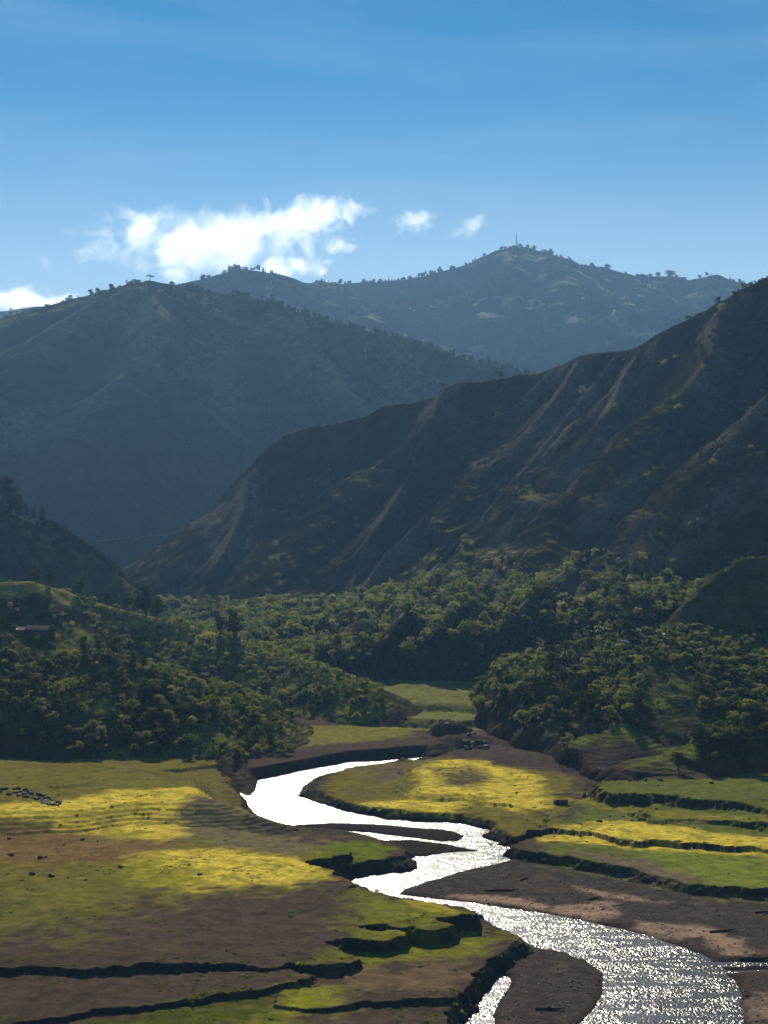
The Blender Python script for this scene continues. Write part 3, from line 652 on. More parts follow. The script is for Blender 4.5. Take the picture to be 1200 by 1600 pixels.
wx, wy = fan(-0.34, 0.34, 60, np.linspace(240, 860, 60))
grid_mesh('river', wx, wy, np.zeros_like(wx), None, water_mat())

# ------------------------------------------------------------------ haze
def haze():
    x0, x1, y0, y1, z0, z1 = -3600, 3600, -300, 7900, -16, 1260
    v = [(x, y, z) for z in (z0, z1) for y in (y0, y1) for x in (x0, x1)]
    f = [(0, 2, 3, 1), (4, 5, 7, 6), (0, 1, 5, 4), (2, 6, 7, 3), (0, 4, 6, 2), (1, 3, 7, 5)]
    m = bpy.data.materials.new('haze_air'); m.use_nodes = True; n = m.node_tree; n.nodes.clear()
    out = n.nodes.new('ShaderNodeOutputMaterial'); pv = n.nodes.new('ShaderNodeVolumePrincipled')
    pv.inputs['Color'].default_value = (0.22, 0.43, 0.76, 1); pv.inputs['Density'].default_value = 0.52e-4
    pv.inputs['Anisotropy'].default_value = 0.4
    n.links.new(pv.outputs['Volume'], out.inputs['Volume'])
    o = mesh_obj('haze', v, f, m); tag(o, kind='stuff')
haze()
#VEG
# ------------------------------------------------------------------ vegetation: one mesh of each kind, height 1
def leaves_mesh(name, clumps, n, size, seed, mat, flat=0.0):
    """clumps: (cx, cy, cz, rx, ry, rz); n leaf sprays spread through them, denser towards each clump's outside"""
    r = np.random.RandomState(seed); C_ = np.array(clumps, float)
    w = (C_[:, 3] * C_[:, 4] * C_[:, 5]) ** 0.67; k = r.choice(len(C_), n, p=w / w.sum())
    d = r.normal(size=(n, 3)); d /= np.linalg.norm(d, axis=1)[:, None]
    rad = r.uniform(0.25, 1.0, n) ** 0.45
    bump = 0.85 + 0.3 * np.sin(d[:, 0] * 7 + k * 1.7) * np.sin(d[:, 1] * 6 + k) * np.sin(d[:, 2] * 5 + 2 * k)
    p = C_[k, :3] + d * C_[k, 3:] * (rad * bump)[:, None]
    nn = d * 0.7 + r.normal(size=(n, 3)) * 0.6; nn[:, 2] += flat; nn /= np.linalg.norm(nn, axis=1)[:, None]
    t = np.cross(nn, r.normal(size=(n, 3))); t /= np.linalg.norm(t, axis=1)[:, None]; b = np.cross(nn, t)
    s = size * r.uniform(0.6, 1.35, n)[:, None]
    q = np.stack([p - t * s * 0.5, p + b * s * 0.32 + nn * s * 0.1, p + t * s * 0.5, p - b * s * 0.32 + nn * s * 0.1], 1).reshape(-1, 3)
    me = bpy.data.meshes.new(name); me.vertices.add(len(q)); me.vertices.foreach_set('co', q.astype(np.float32).ravel())
    me.loops.add(4 * n); me.loops.foreach_set('vertex_index', np.arange(4 * n, dtype=np.int32))
    me.polygons.add(n); me.polygons.foreach_set('loop_start', np.arange(0, 4 * n, 4, dtype=np.int32))
    me.update(calc_edges=True); me.materials.append(mat); return me
def tube(V, Fc, pts, radii, sides=6):
    base = len(V)
    for i, p in enumerate(pts):
        p = Vector(p); a = Vector(pts[min(i + 1, len(pts) - 1)]) - Vector(pts[max(i - 1, 0)]); a.normalize()
        u = a.cross(Vector((0.31, 0.95, 0.05))).normalized(); w = a.cross(u)
        for k in range(sides):
            t = 2 * math.pi * k / sides; V.append(p + (u * math.cos(t) + w * math.sin(t)) * radii[i])
    for i in range(len(pts) - 1):
        for k in range(sides):
            a0 = base + i * sides + k; a1 = base + i * sides + (k + 1) % sides
            Fc.append((a0, a1, a1 + sides, a0 + sides))
    Fc.append(tuple(base + (len(pts) - 1) * sides + k for k in range(sides)))
def trunk_mesh(name, top, r0, limbs, seed, lean=0.03, twigs=0):
    rd = random.Random(seed); V, Fc = [], []
    p1 = (rd.uniform(-lean, lean), rd.uniform(-lean, lean), top * 0.5); p2 = (rd.uniform(-lean, lean), rd.uniform(-lean, lean), top)
    tube(V, Fc, [(0, 0, -0.12), (0, 0, 0.05), p1, p2], [r0 * 1.3, r0, r0 * 0.75, r0 * 0.35])
    for (x, y, z) in limbs:
        s = rd.uniform(0.45, 0.85); st = Vector(p1).lerp(Vector(p2), s) if z > p1[2] else Vector((0, 0, z * 0.6))
        e = Vector((x, y, z)); m = st.lerp(e, 0.5) + Vector((0, 0, -0.03))
        tube(V, Fc, [st, m, e], [r0 * 0.5, r0 * 0.32, r0 * 0.12], 4)
        for t in range(twigs):
            f = rd.uniform(0.4, 1.0); q0 = st.lerp(e, f); q1 = q0 + Vector((rd.uniform(-1, 1), rd.uniform(-1, 1), rd.uniform(-0.1, 1.2))) * 0.09
            tube(V, Fc, [q0, q1], [r0 * 0.2, r0 * 0.07], 3)
    me = bpy.data.meshes.new(name); me.from_pydata([tuple(v) for v in V], [], Fc); me.materials.append(M_BARK)
    me.polygons.foreach_set('use_smooth', [True] * len(me.polygons)); me.update(); return me
def rand_clumps(seed, n, rx, rz, cz, cr, flat=1.0, lo=-1.0):
    rd = random.Random(seed); out = []
    for i in range(n):
        a = rd.uniform(0, 2 * math.pi); z = rd.uniform(lo, 1); q = math.sqrt(max(0.05, 1 - z * z)) * rd.uniform(0.55, 1.0)
        c = cr * rd.uniform(0.65, 1.3); out.append((rx * q * math.cos(a), rx * q * math.sin(a), cz + rz * z * 0.85, c, c, c * 0.8 * flat))
    return out
KIND = {}
def kind(key, name, clumps, n, size, mat, top, r0, seed, twigs=0, flat=0.0):
    cl = leaves_mesh(name + '_crown', clumps, n, size, seed, mat, flat) if n else None
    tm = trunk_mesh(name + '_trunk', top, r0, [c[:3] for c in clumps], seed, twigs=twigs)
    KIND[key] = dict(name=name, crown=cl, trunk=tm, first=None)
kind('round', 'broadleaf_tree', rand_clumps(1, 16, 0.31, 0.32, 0.60, 0.125) + [(0, 0, 0.62, .17, .17, .2)], 1000, 0.058, M_LEAF, 0.6, 0.028, 1)
kind('round2', 'broadleaf_tree', rand_clumps(2, 14, 0.36, 0.30, 0.58, 0.12) + [(0.05, 0, 0.6, .2, .2, .16)], 950, 0.066, M_LEAF, 0.55, 0.03, 2)
kind('dark', 'dense_tree', rand_clumps(3, 15, 0.33, 0.30, 0.60, 0.17) + [(0, 0, 0.6, .24, .24, .24)], 1300, 0.062, M_LEAF_DARK, 0.6, 0.035, 3)
kind('pine', 'pine_tree', [(0.0, 0.0, 0.3 + 0.075 * i, 0.21 - 0.017 * i, 0.21 - 0.017 * i, 0.07) for i in range(9)] + rand_clumps(4, 9, 0.17, 0.27, 0.52, 0.085), 800, 0.055, M_LEAF_DARK, 0.9, 0.022, 4)
kind('tall', 'slender_tree', rand_clumps(5, 12, 0.13, 0.33, 0.62, 0.095), 520, 0.05, M_LEAF_DARK, 0.8, 0.018, 5)
kind('umbrella', 'flat_topped_tree', [(-.34, .05, .80, .20, .20, .07), (-.08, -.1, .90, .22, .2, .08), (.22, .05, .92, .22, .2, .075), (.42, 0, .80, .15, .15, .06), (0, .15, .78, .2, .2, .06)], 800, 0.065, M_LEAF_DARK, 0.72, 0.035, 6)
kind('paleround', 'pale_tree', rand_clumps(21, 15, 0.33, 0.32, 0.60, 0.125) + [(0, 0, 0.6, .17, .17, .2)], 800, 0.062, M_LEAF_PALE, 0.55, 0.026, 21)
kind('wispy', 'thin_tree', rand_clumps(7, 12, 0.20, 0.26, 0.68, 0.08), 230, 0.042, M_LEAF_PALE, 0.85, 0.016, 7, twigs=5)
kind('bare', 'bare_tree', rand_clumps(8, 12, 0.22, 0.28, 0.68, 0.08), 40, 0.03, M_LEAF_PALE, 0.85, 0.018, 8, twigs=8)
kind('shrub', 'shrub', rand_clumps(9, 10, 0.42, 0.36, 0.46, 0.26, 1.1, -0.6), 430, 0.125, M_LEAF, 0.4, 0.03, 9)
kind('shrub2', 'shrub', rand_clumps(10, 9, 0.50, 0.30, 0.40, 0.27, 1.2, -0.5), 430, 0.135, M_LEAF, 0.35, 0.03, 10)
kind('shrub3', 'pale_shrub', rand_clumps(11, 9, 0.42, 0.36, 0.48, 0.24, 1.1, -0.5), 360, 0.12, M_LEAF_PALE, 0.4, 0.03, 11)
PARTS = []
def plant(key, loc, h, label, group=None, wide=1.0, cat=None):
    """the first of each kind is built, every other is a copy of it with its crown and trunk"""
    if loc[1] > 2000 and key in ('dark', 'pine'): loc = (loc[0], loc[1], loc[2] - 0.2 * h)
    K = KIND[key]; rz = random.uniform(0, 6.28); sc = (h * wide, h * wide, h)
    if K['first'] is None:
        r = empty(K['name'], loc, rz, sc)
        tag(r, label, cat or ('shrub' if 'shrub' in key else 'tree'), group); K['first'] = r; CHILDREN[r.name] = []
        for nm, me_ in (('crown', K['crown']), ('trunk', K['trunk'])):
            o = bpy.data.objects.new(nm, me_); COL.objects.link(o); o.parent = r; CHILDREN[r.name].append(o)
        K['crown_obj'] = CHILDREN[r.name][0]
        return r
    r = copy_thing(K['first'], loc, rz, sc, label, group)
    if group is None and 'group' in r: del r['group']
    CHILDREN[r.name] = []
    return r
LANDS = dict(far=(far_mountain, 3400, 7200), left=(left_mountain, 1750, 3500), right=(right_mountain, 860, 1950), back=(back_hill, 1000, 1600),
             lh=(left_hill, 560, 1100), rh=(right_hill, 520, 980), knoll=(dark_knoll, 700, 1000))
def spot(land, px, py, Y0=None, Y1=None):
    lf, a, b = LANDS[land]; a = Y0 or a; b = Y1 or b
    Y = lf.hit(px, py, a, b)
    if Y is None: x, Y, z = lf.crest(px, a, b); return (x, Y, z)
    x = (px - 600) / F * Y; return (x, Y, float(lf.height(np.array([x]), np.array([Y]))[0]))
def skyline(land, px, Y0=None, Y1=None):
    lf, a, b = LANDS[land]; x, y, z = map(float, lf.crest(px, Y0 or a, Y1 or b)); return (x, y, z - (3.8 if y > 2000 else 0.3))

# --- scattered cover as one object each
def stuff_points(name, pts, scl, protos, label, seed):
    n = len(pts); r = np.random.RandomState(seed)
    me_ = bpy.data.meshes.new(name); me_.vertices.add(n); me_.vertices.foreach_set('co', pts.astype(np.float32).ravel())
    a = me_.attributes.new('size', 'FLOAT_VECTOR', 'POINT'); a.data.foreach_set('vector', scl.astype(np.float32).ravel())
    a = me_.attributes.new('turn', 'FLOAT_VECTOR', 'POINT')
    t = np.zeros((n, 3)); t[:, 2] = r.uniform(0, 6.28, n); t[:, :2] = r.normal(0, 0.08, (n, 2)); a.data.foreach_set('vector', t.astype(np.float32).ravel())
    o = bpy.data.objects.new(name, me_); COL.objects.link(o); tag(o, label, None, None, 'stuff')
    g = bpy.data.node_groups.new(name + '_nodes', 'GeometryNodeTree')
    g.interface.new_socket('Geometry', in_out='INPUT', socket_type='NodeSocketGeometry'); g.interface.new_socket('Geometry', in_out='OUTPUT', socket_type='NodeSocketGeometry')
    N = g.nodes.new; l = g.links.new
    gi = N('NodeGroupInput'); go = N('NodeGroupOutput'); j = N('GeometryNodeJoinGeometry')
    for p in protos:
        oi = N('GeometryNodeObjectInfo'); oi.transform_space = 'ORIGINAL'; oi.inputs['Object'].default_value = p
        oi.inputs['As Instance'].default_value = True; l(oi.outputs['Geometry'], j.inputs[0])
    ip = N('GeometryNodeInstanceOnPoints'); ip.inputs['Pick Instance'].default_value = True
    ns = N('GeometryNodeInputNamedAttribute'); ns.data_type = 'FLOAT_VECTOR'; ns.inputs['Name'].default_value = 'size'
    nr = N('GeometryNodeInputNamedAttribute'); nr.data_type = 'FLOAT_VECTOR'; nr.inputs['Name'].default_value = 'turn'
    rv = N('FunctionNodeRandomValue'); rv.data_type = 'INT'; rv.inputs['Min'].default_value = 0 
    rv.inputs[4].default_value = 0; rv.inputs[5].default_value = len(protos) - 1; rv.inputs['Seed'].default_value = seed
    l(gi.outputs[0], ip.inputs['Points']); l(j.outputs[0], ip.inputs['Instance']); l(ns.outputs['Attribute'], ip.inputs['Scale'])
    l(nr.outputs['Attribute'], ip.inputs['Rotation']); l(rv.outputs[2], ip.inputs['Instance Index']); l(ip.outputs[0], go.inputs[0])
    m = o.modifiers.new('scatter', 'NODES'); m.node_group = g
    return o
def sample_land(land, n, mask, seed, u0=-0.30, u1=0.30, Y0=None, Y1=None):
    """points on a landform; mask(x, y, h, slope, px, py) gives how likely each is"""
    lf, a, b = LANDS[land]; a = Y0 or a; b = Y1 or b; r = np.random.RandomState(seed)
    Y = np.exp(r.uniform(math.log(a), math.log(b), n)); x = r.uniform(u0, u1, n) * Y
    h = lf.height(x, Y); e = 3.0
    hx = (lf.height(x + e, Y) - h) / e; hy = (lf.height(x, Y + e) - h) / e; s = np.hypot(hx, hy)
    px = 600 + x / Y * F; py = 800 - (h - EYE) / Y * F
    keep = (mask(x, Y, h, s, px, py) > r.uniform(0, 1, n)) & (hy > -0.9)
    return np.stack([x, Y, h - 0.2], 1)[keep], r
def sizes(r, n, lo, hi, p=2.0):
    s = lo + (hi - lo) * r.uniform(0, 1, n) ** p; w = r.uniform(0.85, 1.3, n); return np.stack([s * w, s * w, s], 1)
R_ = random; R_.seed(4)

# --- named trees of the left hill and the ridge behind the house
dk = 'dense dark round tree '
plant('dark', spot('lh', 57, 912, 860, 1000), 9.5, dk + 'on the pale grassy crest above the house, topping a pair', 'dark trees along the crest above the house')
plant('dark', skyline('lh', 80, 860, 1000), 8.0, dk + 'shorter one of the pair on the crest above the house', 'dark trees along the crest above the house')
plant('dark', skyline('lh', 122, 860, 1000), 9.0, dk + 'standing alone midway along the crest above the house', 'dark trees along the crest above the house')
plant('dark', skyline('lh', 168, 860, 1000), 8.0, dk + 'on the crest where it begins to drop toward the saddle', 'dark trees along the crest above the house')
plant('dark', skyline('lh', 198, 860, 1000), 8.5, dk + 'just above the sunny scrub slope, last of the crest row', 'dark trees along the crest above the house')
plant('pine', skyline('lh', 228, 820, 960), 17, 'tall dark conifer, widest of the clump rising from the shaded gully', 'dark conifers on the left hill', 1.7)
plant('pine', skyline('lh', 246, 820, 960), 13, 'dark conifer leaning into the tallest one of the gully clump', 'dark conifers on the left hill', 1.6)
plant('pine', skyline('lh', 216, 820, 960), 11, 'short dark conifer on the uphill side of the gully clump', 'dark conifers on the left hill', 1.6)
plant('dark', skyline('lh', 345, 820, 950), 11, 'dark rounded tree beside the tallest egg-shaped tree on the spur', None)
plant('pine', skyline('lh', 366, 820, 950), 14.5, 'very dark egg-shaped tree breaking the skyline of the left spur', None, 2.2)
plant('round', spot('lh', 83, 985, 700, 800), 8.0, 'small round tree with bare trunk beside the end of the farmhouse', None)
plant('dark', spot('lh', 130, 1000, 700, 800), 6.5, 'dark bushy tree on the grassy brow between farmhouse and the big black tree', None)
plant('dark', spot('lh', 178, 1018, 700, 800), 9.0, 'broad black-green tree at the brow end, casting shade down the slope', None, 1.35)
plant('dark', spot('lh', 155, 1008, 700, 800), 6.5, 'dark tree close behind the broad black-green tree on the brow', None)
plant('dark', spot('lh', 224, 1045, 680, 800), 6.5, 'compact dark tree standing alone below the brow, above the scrub', None)
plant('dark', spot('lh', 132, 1030, 680, 790), 8.0, 'two-tiered dark tree below the brow, left of the shaded hollow', None, 0.8)
plant('dark', spot('lh', 8, 985, 700, 800), 8.5, 'dark tree crowding the uphill end of the farmhouse roof', None, 1.2)
# --- right hill and knoll
plant('dark', spot('rh', 982, 1000, 680, 900), 10, 'dark full tree next to the white cottage on the right hill', None)
plant('paleround', spot('rh', 1105, 1165, 540, 760), 7.5, 'paler rounded tree just left of the bright green rounded tree', None)
plant('bare', spot('rh', 838, 1088, 680, 900), 15, 'tall bare grey tree on the spur, tallest of the leafless ones', 'bare trees on the spur', 0.9)
plant('tall', spot('rh', 862, 1070, 680, 900), 19, 'lofty slender tree with a dark tuft high on a thin bare trunk', 'slender trees on the spur', 1.3)
plant('tall', spot('rh', 882, 1060, 680, 900), 18, 'slender dark tree with forked feathery top on the right spur', 'slender trees on the spur', 1.5)
plant('tall', spot('rh', 898, 1062, 680, 900), 11, 'shorter slender dark tree just downhill of the forked feathery one', 'slender trees on the spur', 1.3)
plant('round', spot('rh', 1142, 1128, 560, 760), 12, 'big rounded leafy tree high in the grassy clearing of the right hill', None, 1.1)
plant('round2', spot('rh', 1160, 1178, 560, 760), 11.5, 'bright green rounded tree directly below the big leafy tree', None)
plant('dark', spot('rh', 1160, 1205, 540, 700), 5.5, 'low dark bush-like tree at the foot of the right hill on the terrace', None, 1.2)
plant('dark', spot('rh', 1060, 1205, 540, 700), 7, 'dark shaded tree at the hill foot above the striped terrace', None, 1.3)
plant('bare', skyline('rh', 1023, 700, 900), 17, 'leafless pole-like trunk rising above the shrubs near the white shed', 'bare trees on the spur', 0.25)
for px, h, t in ((900, 10, 'farthest down the spur of the pale wispy row'), (918, 11, 'second from the valley in the pale wispy row'), (935, 12, 'mid-row among the pale wispy trees'), (952, 12, 'fullest of the pale wispy row'), (967, 13, 'beside the dark full tree near the cottage'), (845, 9, 'low wispy tree beside the tall bare grey tree')):
    plant('wispy', skyline('rh', px, 700, 900), h, 'thin pale wispy tree, ' + t, 'wispy trees along the right spur', 1.2)
# --- ridge tops far off
plant('umbrella', skyline('left', 235, 2600, 3200), 15, 'flat-topped tree on the very summit of the left mountain', None, 1.05)
for px, h, k, t in ((141, 14, 'umbrella', 'leaning flat-topped tree alone on the slope of the left mountain skyline'), (175, 17, 'dark', 'round dark tree, largest on the left mountain skyline before the summit'), (186, 9, 'dark', 'low dark tree right beside the round skyline tree'),
                    (198, 13, 'tall', 'thin skyline tree between the round tree and the summit'), (207, 12, 'tall', 'thin skyline tree nearest the summit tree'), (162, 8, 'wispy', 'tiny sparse tree between the leaning and the round skyline trees'),
                    (267, 13, 'dark', 'single dark tree just past the summit on the left mountain'), (280, 11, 'tall', 'slim tree at the start of the grove past the summit'), (17, 19, 'tall', 'tallest thin tree at the far end of the left skyline'),
                    (8, 10, 'dark', 'round tree at the far end of the left skyline'), (34, 13, 'tall', 'thin tree of the close pair low on the left skyline'), (38, 12, 'tall', 'second thin tree of the close pair low on the left skyline'), (26, 10, 'tall', 'short thin tree before the close pair on the left skyline')):
    plant(k, skyline('left', px, 2600, 3200), h, t, 'trees standing on the left mountain skyline', 1.1)
g_ = 'grove along the shoulder of the left mountain'
for i in range(26):
    px = R_.choice([R_.uniform(290, 330), R_.uniform(345, 382), R_.uniform(418, 440), R_.uniform(450, 480), R_.uniform(300, 480)])
    plant(R_.choice(['dark', 'tall', 'pine', 'dark']), skyline('left', px, 2600, 3200), R_.uniform(10, 19), 'dark tree in the grove on the shoulder of the left mountain', g_, 1.1)
g_ = 'trees following the descending crest of the left mountain'
for i in range(70):
    px = R_.uniform(470, 860); x, y, z = skyline('left', px, 2500, 3100)
    plant(R_.choice(['dark', 'pine', 'pine', 'tall']), (x, y - R_.uniform(0, 50), z - R_.uniform(0, 3)), R_.uniform(8, 16), 'small dark tree on the descending wooded crest of the left mountain', g_, 1.2)
plant('dark', skyline('far', 1047, 5000, 6000), 34, 'big square-looking tree clump on the far ridge, right of the mast', None, 1.6)
plant('dark', skyline('far', 950, 5000, 6000), 25, 'rounded tree standing alone on the far ridge between mast and square clump', None, 1.2)
for px, h, t in ((1028, 26, 'dark tree immediately beside the square-looking clump on the far ridge'), (1016, 18, 'small round tree on the far ridge, next out from the square clump'), (757, 17, 'lone tree on the rising far ridge before the mast'), (783, 20, 'tree on the steep shoulder just below the mast'),
                 (862, 20, 'tree on the far ridge just past the mast knoll'), (1156, 20, 'tree at the low end of the far ridge'), (660, 20, 'lone tree where the far ridge starts rising'), (642, 16, 'small lone tree low on the far ridge')):
    plant('dark', skyline('far', px, 5000, 6000), h, t, 'trees standing on the far ridge', 1.1)
g_ = 'small trees lined along the far ridge'
for i in range(90):
    a_, b_ = R_.choice([(578, 12), (604, 10), (628, 5), (690, 12), (712, 8), (735, 12), (1000, 9), (1008, 6), (1068, 5), (862, 10), (820, 9), (800, 8), (812, 10), (905, 12), (960, 16), (520, 20), (560, 12)]); px = R_.gauss(a_, b_)
    plant(R_.choice(['dark', 'dark', 'pine']), skyline('far', px, 4900, 6000), R_.uniform(6, 20), 'tiny dark tree in the line of trees along the far ridge', g_, 1.3)
g_ = 'trees topping the hazy hill behind the left mountain'
for i in range(22):
    px = R_.choice([R_.uniform(300, 395), R_.uniform(355, 372), R_.uniform(330, 395)])
    plant(R_.choice(['dark', 'tall', 'dark']), skyline('far', px, 4300, 5000), R_.uniform(10, 24), 'tiny dark tree on the hazy hilltop behind the left mountain', g_, 1.2)
# --- wooded hill at the left edge: a row of trees down its back
g_ = 'dark trees lining the wooded hill'
for px, h in ((4, 22), (18, 20), (30, 17), (42, 13), (52, 14), (66, 17)):
    plant('dark' if px < 40 else 'pine', skyline('back', px), h, 'large dark tree at the top of the wooded hill on the left', g_, 1.1)
for i in range(44):
    t = i / 43; px = 70 + 112 * t + R_.uniform(-2, 2); x, y, z = skyline('back', px)
    plant(R_.choice(['pine', 'dark', 'pine']), (x, y - R_.uniform(0, 6), z - 1), R_.uniform(7, 11) * (1 - 0.2 * t), 'dark tree in the close row running down the wooded hill', g_, 1.3)

# --- scrub on the two near hills: the largest stand as themselves, the rest is cover
def scrub_mask(lo, dens, bare=None):
    def f(x, y, h, s, px, py):
        n = fbm(x, y, 26, 4, 401, 0.6)
        n5 = fbm(x, y, 11, 3, 403, 0.6); lo_ = lo if lo < 5 else np.where(px > 890, 13.0, 6.0)
        k = dens * sstep(lo_, lo_ + 5, h + n * 8) * sstep(-0.30, -0.02, n + 0.6 * n5) * (1 - 0.45 * sstep(1.1, 1.7, s))
        return k if bare is None else k * bare(x, y, px, py)
    return f
def lh_bare(x, y, px, py):
    k = np.ones_like(px)
    k = np.where((px < 120) & (py > 900) & (py < 985) & (y > 800), 0.08, k)      # the smooth dark bank behind the house
    k = np.where((px > 90) & (px < 230) & (py < 1000) & (y > 830), 0.35, k)
    k = np.where((px > 20) & (px < 180) & (py > 985) & (py < 1022) & (y < 790), 0.05, k)      # grass round the house
    return k
def rh_bare(x, y, px, py):
    return np.where((px > 1000) & (px < 1085) & (py > 1040) & (py < 1150), 0.10, 1.0)          # the grassy clearing
def words_for(key, hgt, lo, hi):
    return ('tall ' if hgt > hi else 'small ' if hgt < lo else 'mid-sized ') + {'round': 'rounded green tree', 'round2': 'spreading green tree', 'dark': 'dark dense tree', 'tall': 'slender dark tree', 'paleround': 'pale rounded tree',
            'shrub': 'domed green shrub', 'shrub2': 'low broad shrub', 'shrub3': 'pale leafy shrub'}[key]
def place_for(land, p):
    px = 600 + p[0] / p[1] * F; py = 800 - (p[2] - EYE) / p[1] * F
    if land == 'lh':
        if p[1] < 790: return 'in the scrub beside the farmhouse brow' if py < 1035 else 'on the slope under the farmhouse' if px < 170 else 'in the scrub above the dark river bluff'
        return 'on the bank behind the farmhouse' if px < 180 else 'in the shaded gully right of the farmhouse' if px < 300 else 'on the wooded spur past the egg-shaped tree'
    if land == 'rh':
        if px < 800: return 'at the cliff end of the right spur'
        if py < 1030: return 'near the white cottage on the right hill' if px < 1085 else 'directly beneath the dark knoll'
        if px < 960: return 'on the spur face below the wispy trees'
        if px < 1100: return 'around the grassy clearing of the right hill'
        return 'by the big leafy tree of the right hill'
    return 'low on the right mountain above the far meadow' if px < 700 else 'on the right mountain under the brown gullies' if px < 950 else 'in the ravine left of the dark knoll'
def scatter_hill(land, n, mask, seed, u0, u1, n_tree, n_shrub, where, big):
    P, r = sample_land(land, n, mask, seed, u0, u1)
    S = sizes(r, len(P), 0.7, big, 2.6)
    order = np.argsort(-S[:, 2] / P[:, 1]); vis = [i for i in order if abs(P[i, 0] / P[i, 1]) < 0.242]
    pick = vis[:n_tree + n_shrub]
    for q, i in enumerate(pick):
        if q < n_tree:
            key = ['round', 'round2', 'dark', 'round', 'round2', 'tall'][q % 6] if P[i, 1] < 790 else ['paleround', 'round2', 'paleround', 'dark'][q % 4]; hg = S[i, 2] * R_.uniform(1.0, 1.6)
            plant(key, tuple(P[i]), hg, words_for(key, hg, 5.6, 7.2) + ' ' + place_for(land, P[i]), 'trees in the scrub ' + where, 1.2)
        else:
            key = ['shrub', 'shrub2', 'shrub', 'shrub3'][q % 4]; hg = S[i, 2] * 0.8
            plant(key, tuple(P[i]), hg, words_for(key, hg, 3.2, 3.7) + ' ' + place_for(land, P[i]), 'shrubs in the scrub ' + where, 1.1)
    rest = np.ones(len(P), bool); rest[pick] = False
    return P[rest], S[rest] * 0.85
PL, SL = scatter_hill('lh', 30000, scrub_mask(4, 1.0, lh_bare), 11, -0.29, 0.0, 110, 140, 'on the left hill below the farmhouse', 5.2)
PR, SR = scatter_hill('rh', 30000, scrub_mask(6, 1.0, rh_bare), 12, 0.03, 0.29, 120, 150, 'on the right hill above the terraces', 6.0)
KO = lambda *k: [KIND[i]['crown_obj'] for i in k]
cover = KO('shrub', 'shrub2', 'shrub3', 'round2', 'shrub', 'round', 'dark', 'wispy')
nl_ = PL[:, 1] < 785
stuff_points('scrub', PL[~nl_], SL[~nl_], KO('shrub3', 'paleround', 'shrub3', 'shrub2', 'paleround', 'wispy'), 'paler scrub and low trees covering the wooded spur of the left hill', 33)  # paler plants also imitate haze, setting the spur behind the near hill
PL, SL = PL[nl_], SL[nl_]
stuff_points('scrub', PL, SL, KO('shrub', 'shrub2', 'dark', 'round', 'shrub'), 'low green scrub covering the left hill', 21)
stuff_points('scrub', PR, SR, cover, 'low green scrub covering the right hill', 22)
P, r = sample_land('knoll', 2600, lambda x, y, h, s, px, py: 0.5 * sstep(0.9, 0.4, s) + 0.06, 13, 0.17, 0.30)
stuff_points('scrub', P, sizes(r, len(P), 0.8, 3.0), KO('shrub', 'shrub2'), 'low scrub on the dark knoll at the right', 23)
P, r = sample_land('back', 5000, lambda x, y, h, s, px, py: 0.5 * sstep(-0.2, 0.2, fbm(x, y, 60, 3, 405)), 14, -0.30, -0.12)
stuff_points('woodland', P, sizes(r, len(P), 3, 9), KO('dark', 'pine', 'dark'), 'dark woodland covering the shaded left hill', 24)
# right mountain: thick scrub at the foot and up the right-hand gullies, thin on the cliffs
def rm_mask(x, y, h, s, px, py):
    n = fbm(x, y, 50, 4, 411, 0.6)
    foot = 1 - sstep(42, 78, h + n * 30 - np.clip((px - 900) * 0.14, 0, 60))
    upper = sstep(930, 1150, px) * 0.30
    clear = np.clip((py - np.minimum(936, 975 - (px - 380) * 0.28)) / 12, 0, 1); clear = np.where(px < 680, clear, 1.0)
    return clear * (np.clip(foot + upper, 0, 1) * sstep(-0.22, 0.15, n + 0.5 * fbm(x, y, 20, 3, 413)) * (1 - 0.5 * sstep(1.0, 1.6, s)) * 0.85 + 0.02) * sstep(1, 6, h) 
P, r = sample_land('right', 46000, rm_mask, 15, -0.19, 0.29)
S = sizes(r, len(P), 1.8, 8.5, 2.4)
order = np.argsort(-S[:, 2] / P[:, 1]); pick = [i for i in order if abs(P[i, 0] / P[i, 1]) < 0.24 and P[i, 2] < 75][:90]
for q, i in enumerate(pick):
    key = ['paleround', 'round2', 'paleround'][q % 3]; hg = S[i, 2] * R_.uniform(0.9, 1.3)
    plant(key, tuple(P[i]), hg, words_for(key, hg, 7.5, 9.5) + ' ' + place_for('right', P[i]), 'trees on the lower slopes of the right mountain', 1.3)
rest = np.ones(len(P), bool); rest[pick] = False
P, S = P[rest], S[rest]; hi_ = P[:, 2] > 78
stuff_points('forest', P[~hi_], S[~hi_], KO('paleround', 'shrub3', 'round2', 'shrub2', 'paleround', 'paleround'), 'scrubby forest on the lower slopes of the right mountain', 25)  # pale foliage doubles as painted haze over the lower slopes
stuff_points('forest', P[hi_], S[hi_] * 0.85, KO('dark', 'dark', 'shrub', 'dark'), 'sparse dark scrub high on the right mountain', 32)
def lm_mask(x, y, h, s, px, py):
    n = fbm(x, y, 130, 4, 421, 0.6)
    return 0.8 * sstep(-0.05, 0.25, n + 0.45 * sstep(400, 620, px) - 0.20 * sstep(350, 200, px))
P, r = sample_land('left', 14000, lm_mask, 16, -0.29, 0.13, 2150, 3050)
stuff_points('forest', P, sizes(r, len(P), 5, 15, 1.6), KO('dark', 'pine', 'dark'), 'forest patches on the left mountain', 26)
def fm_mask(x, y, h, s, px, py):
    return 0.75 * sstep(0.02, 0.22, fbm(x, y, 240, 5, 431, 0.65))
P, r = sample_land('far', 26000, fm_mask, 17, -0.20, 0.29, 3600, 5700)
stuff_points('forest', P, sizes(r, len(P), 7, 20, 1.5), KO('dark', 'pine', 'dark'), 'forest patches on the far mountain', 27)

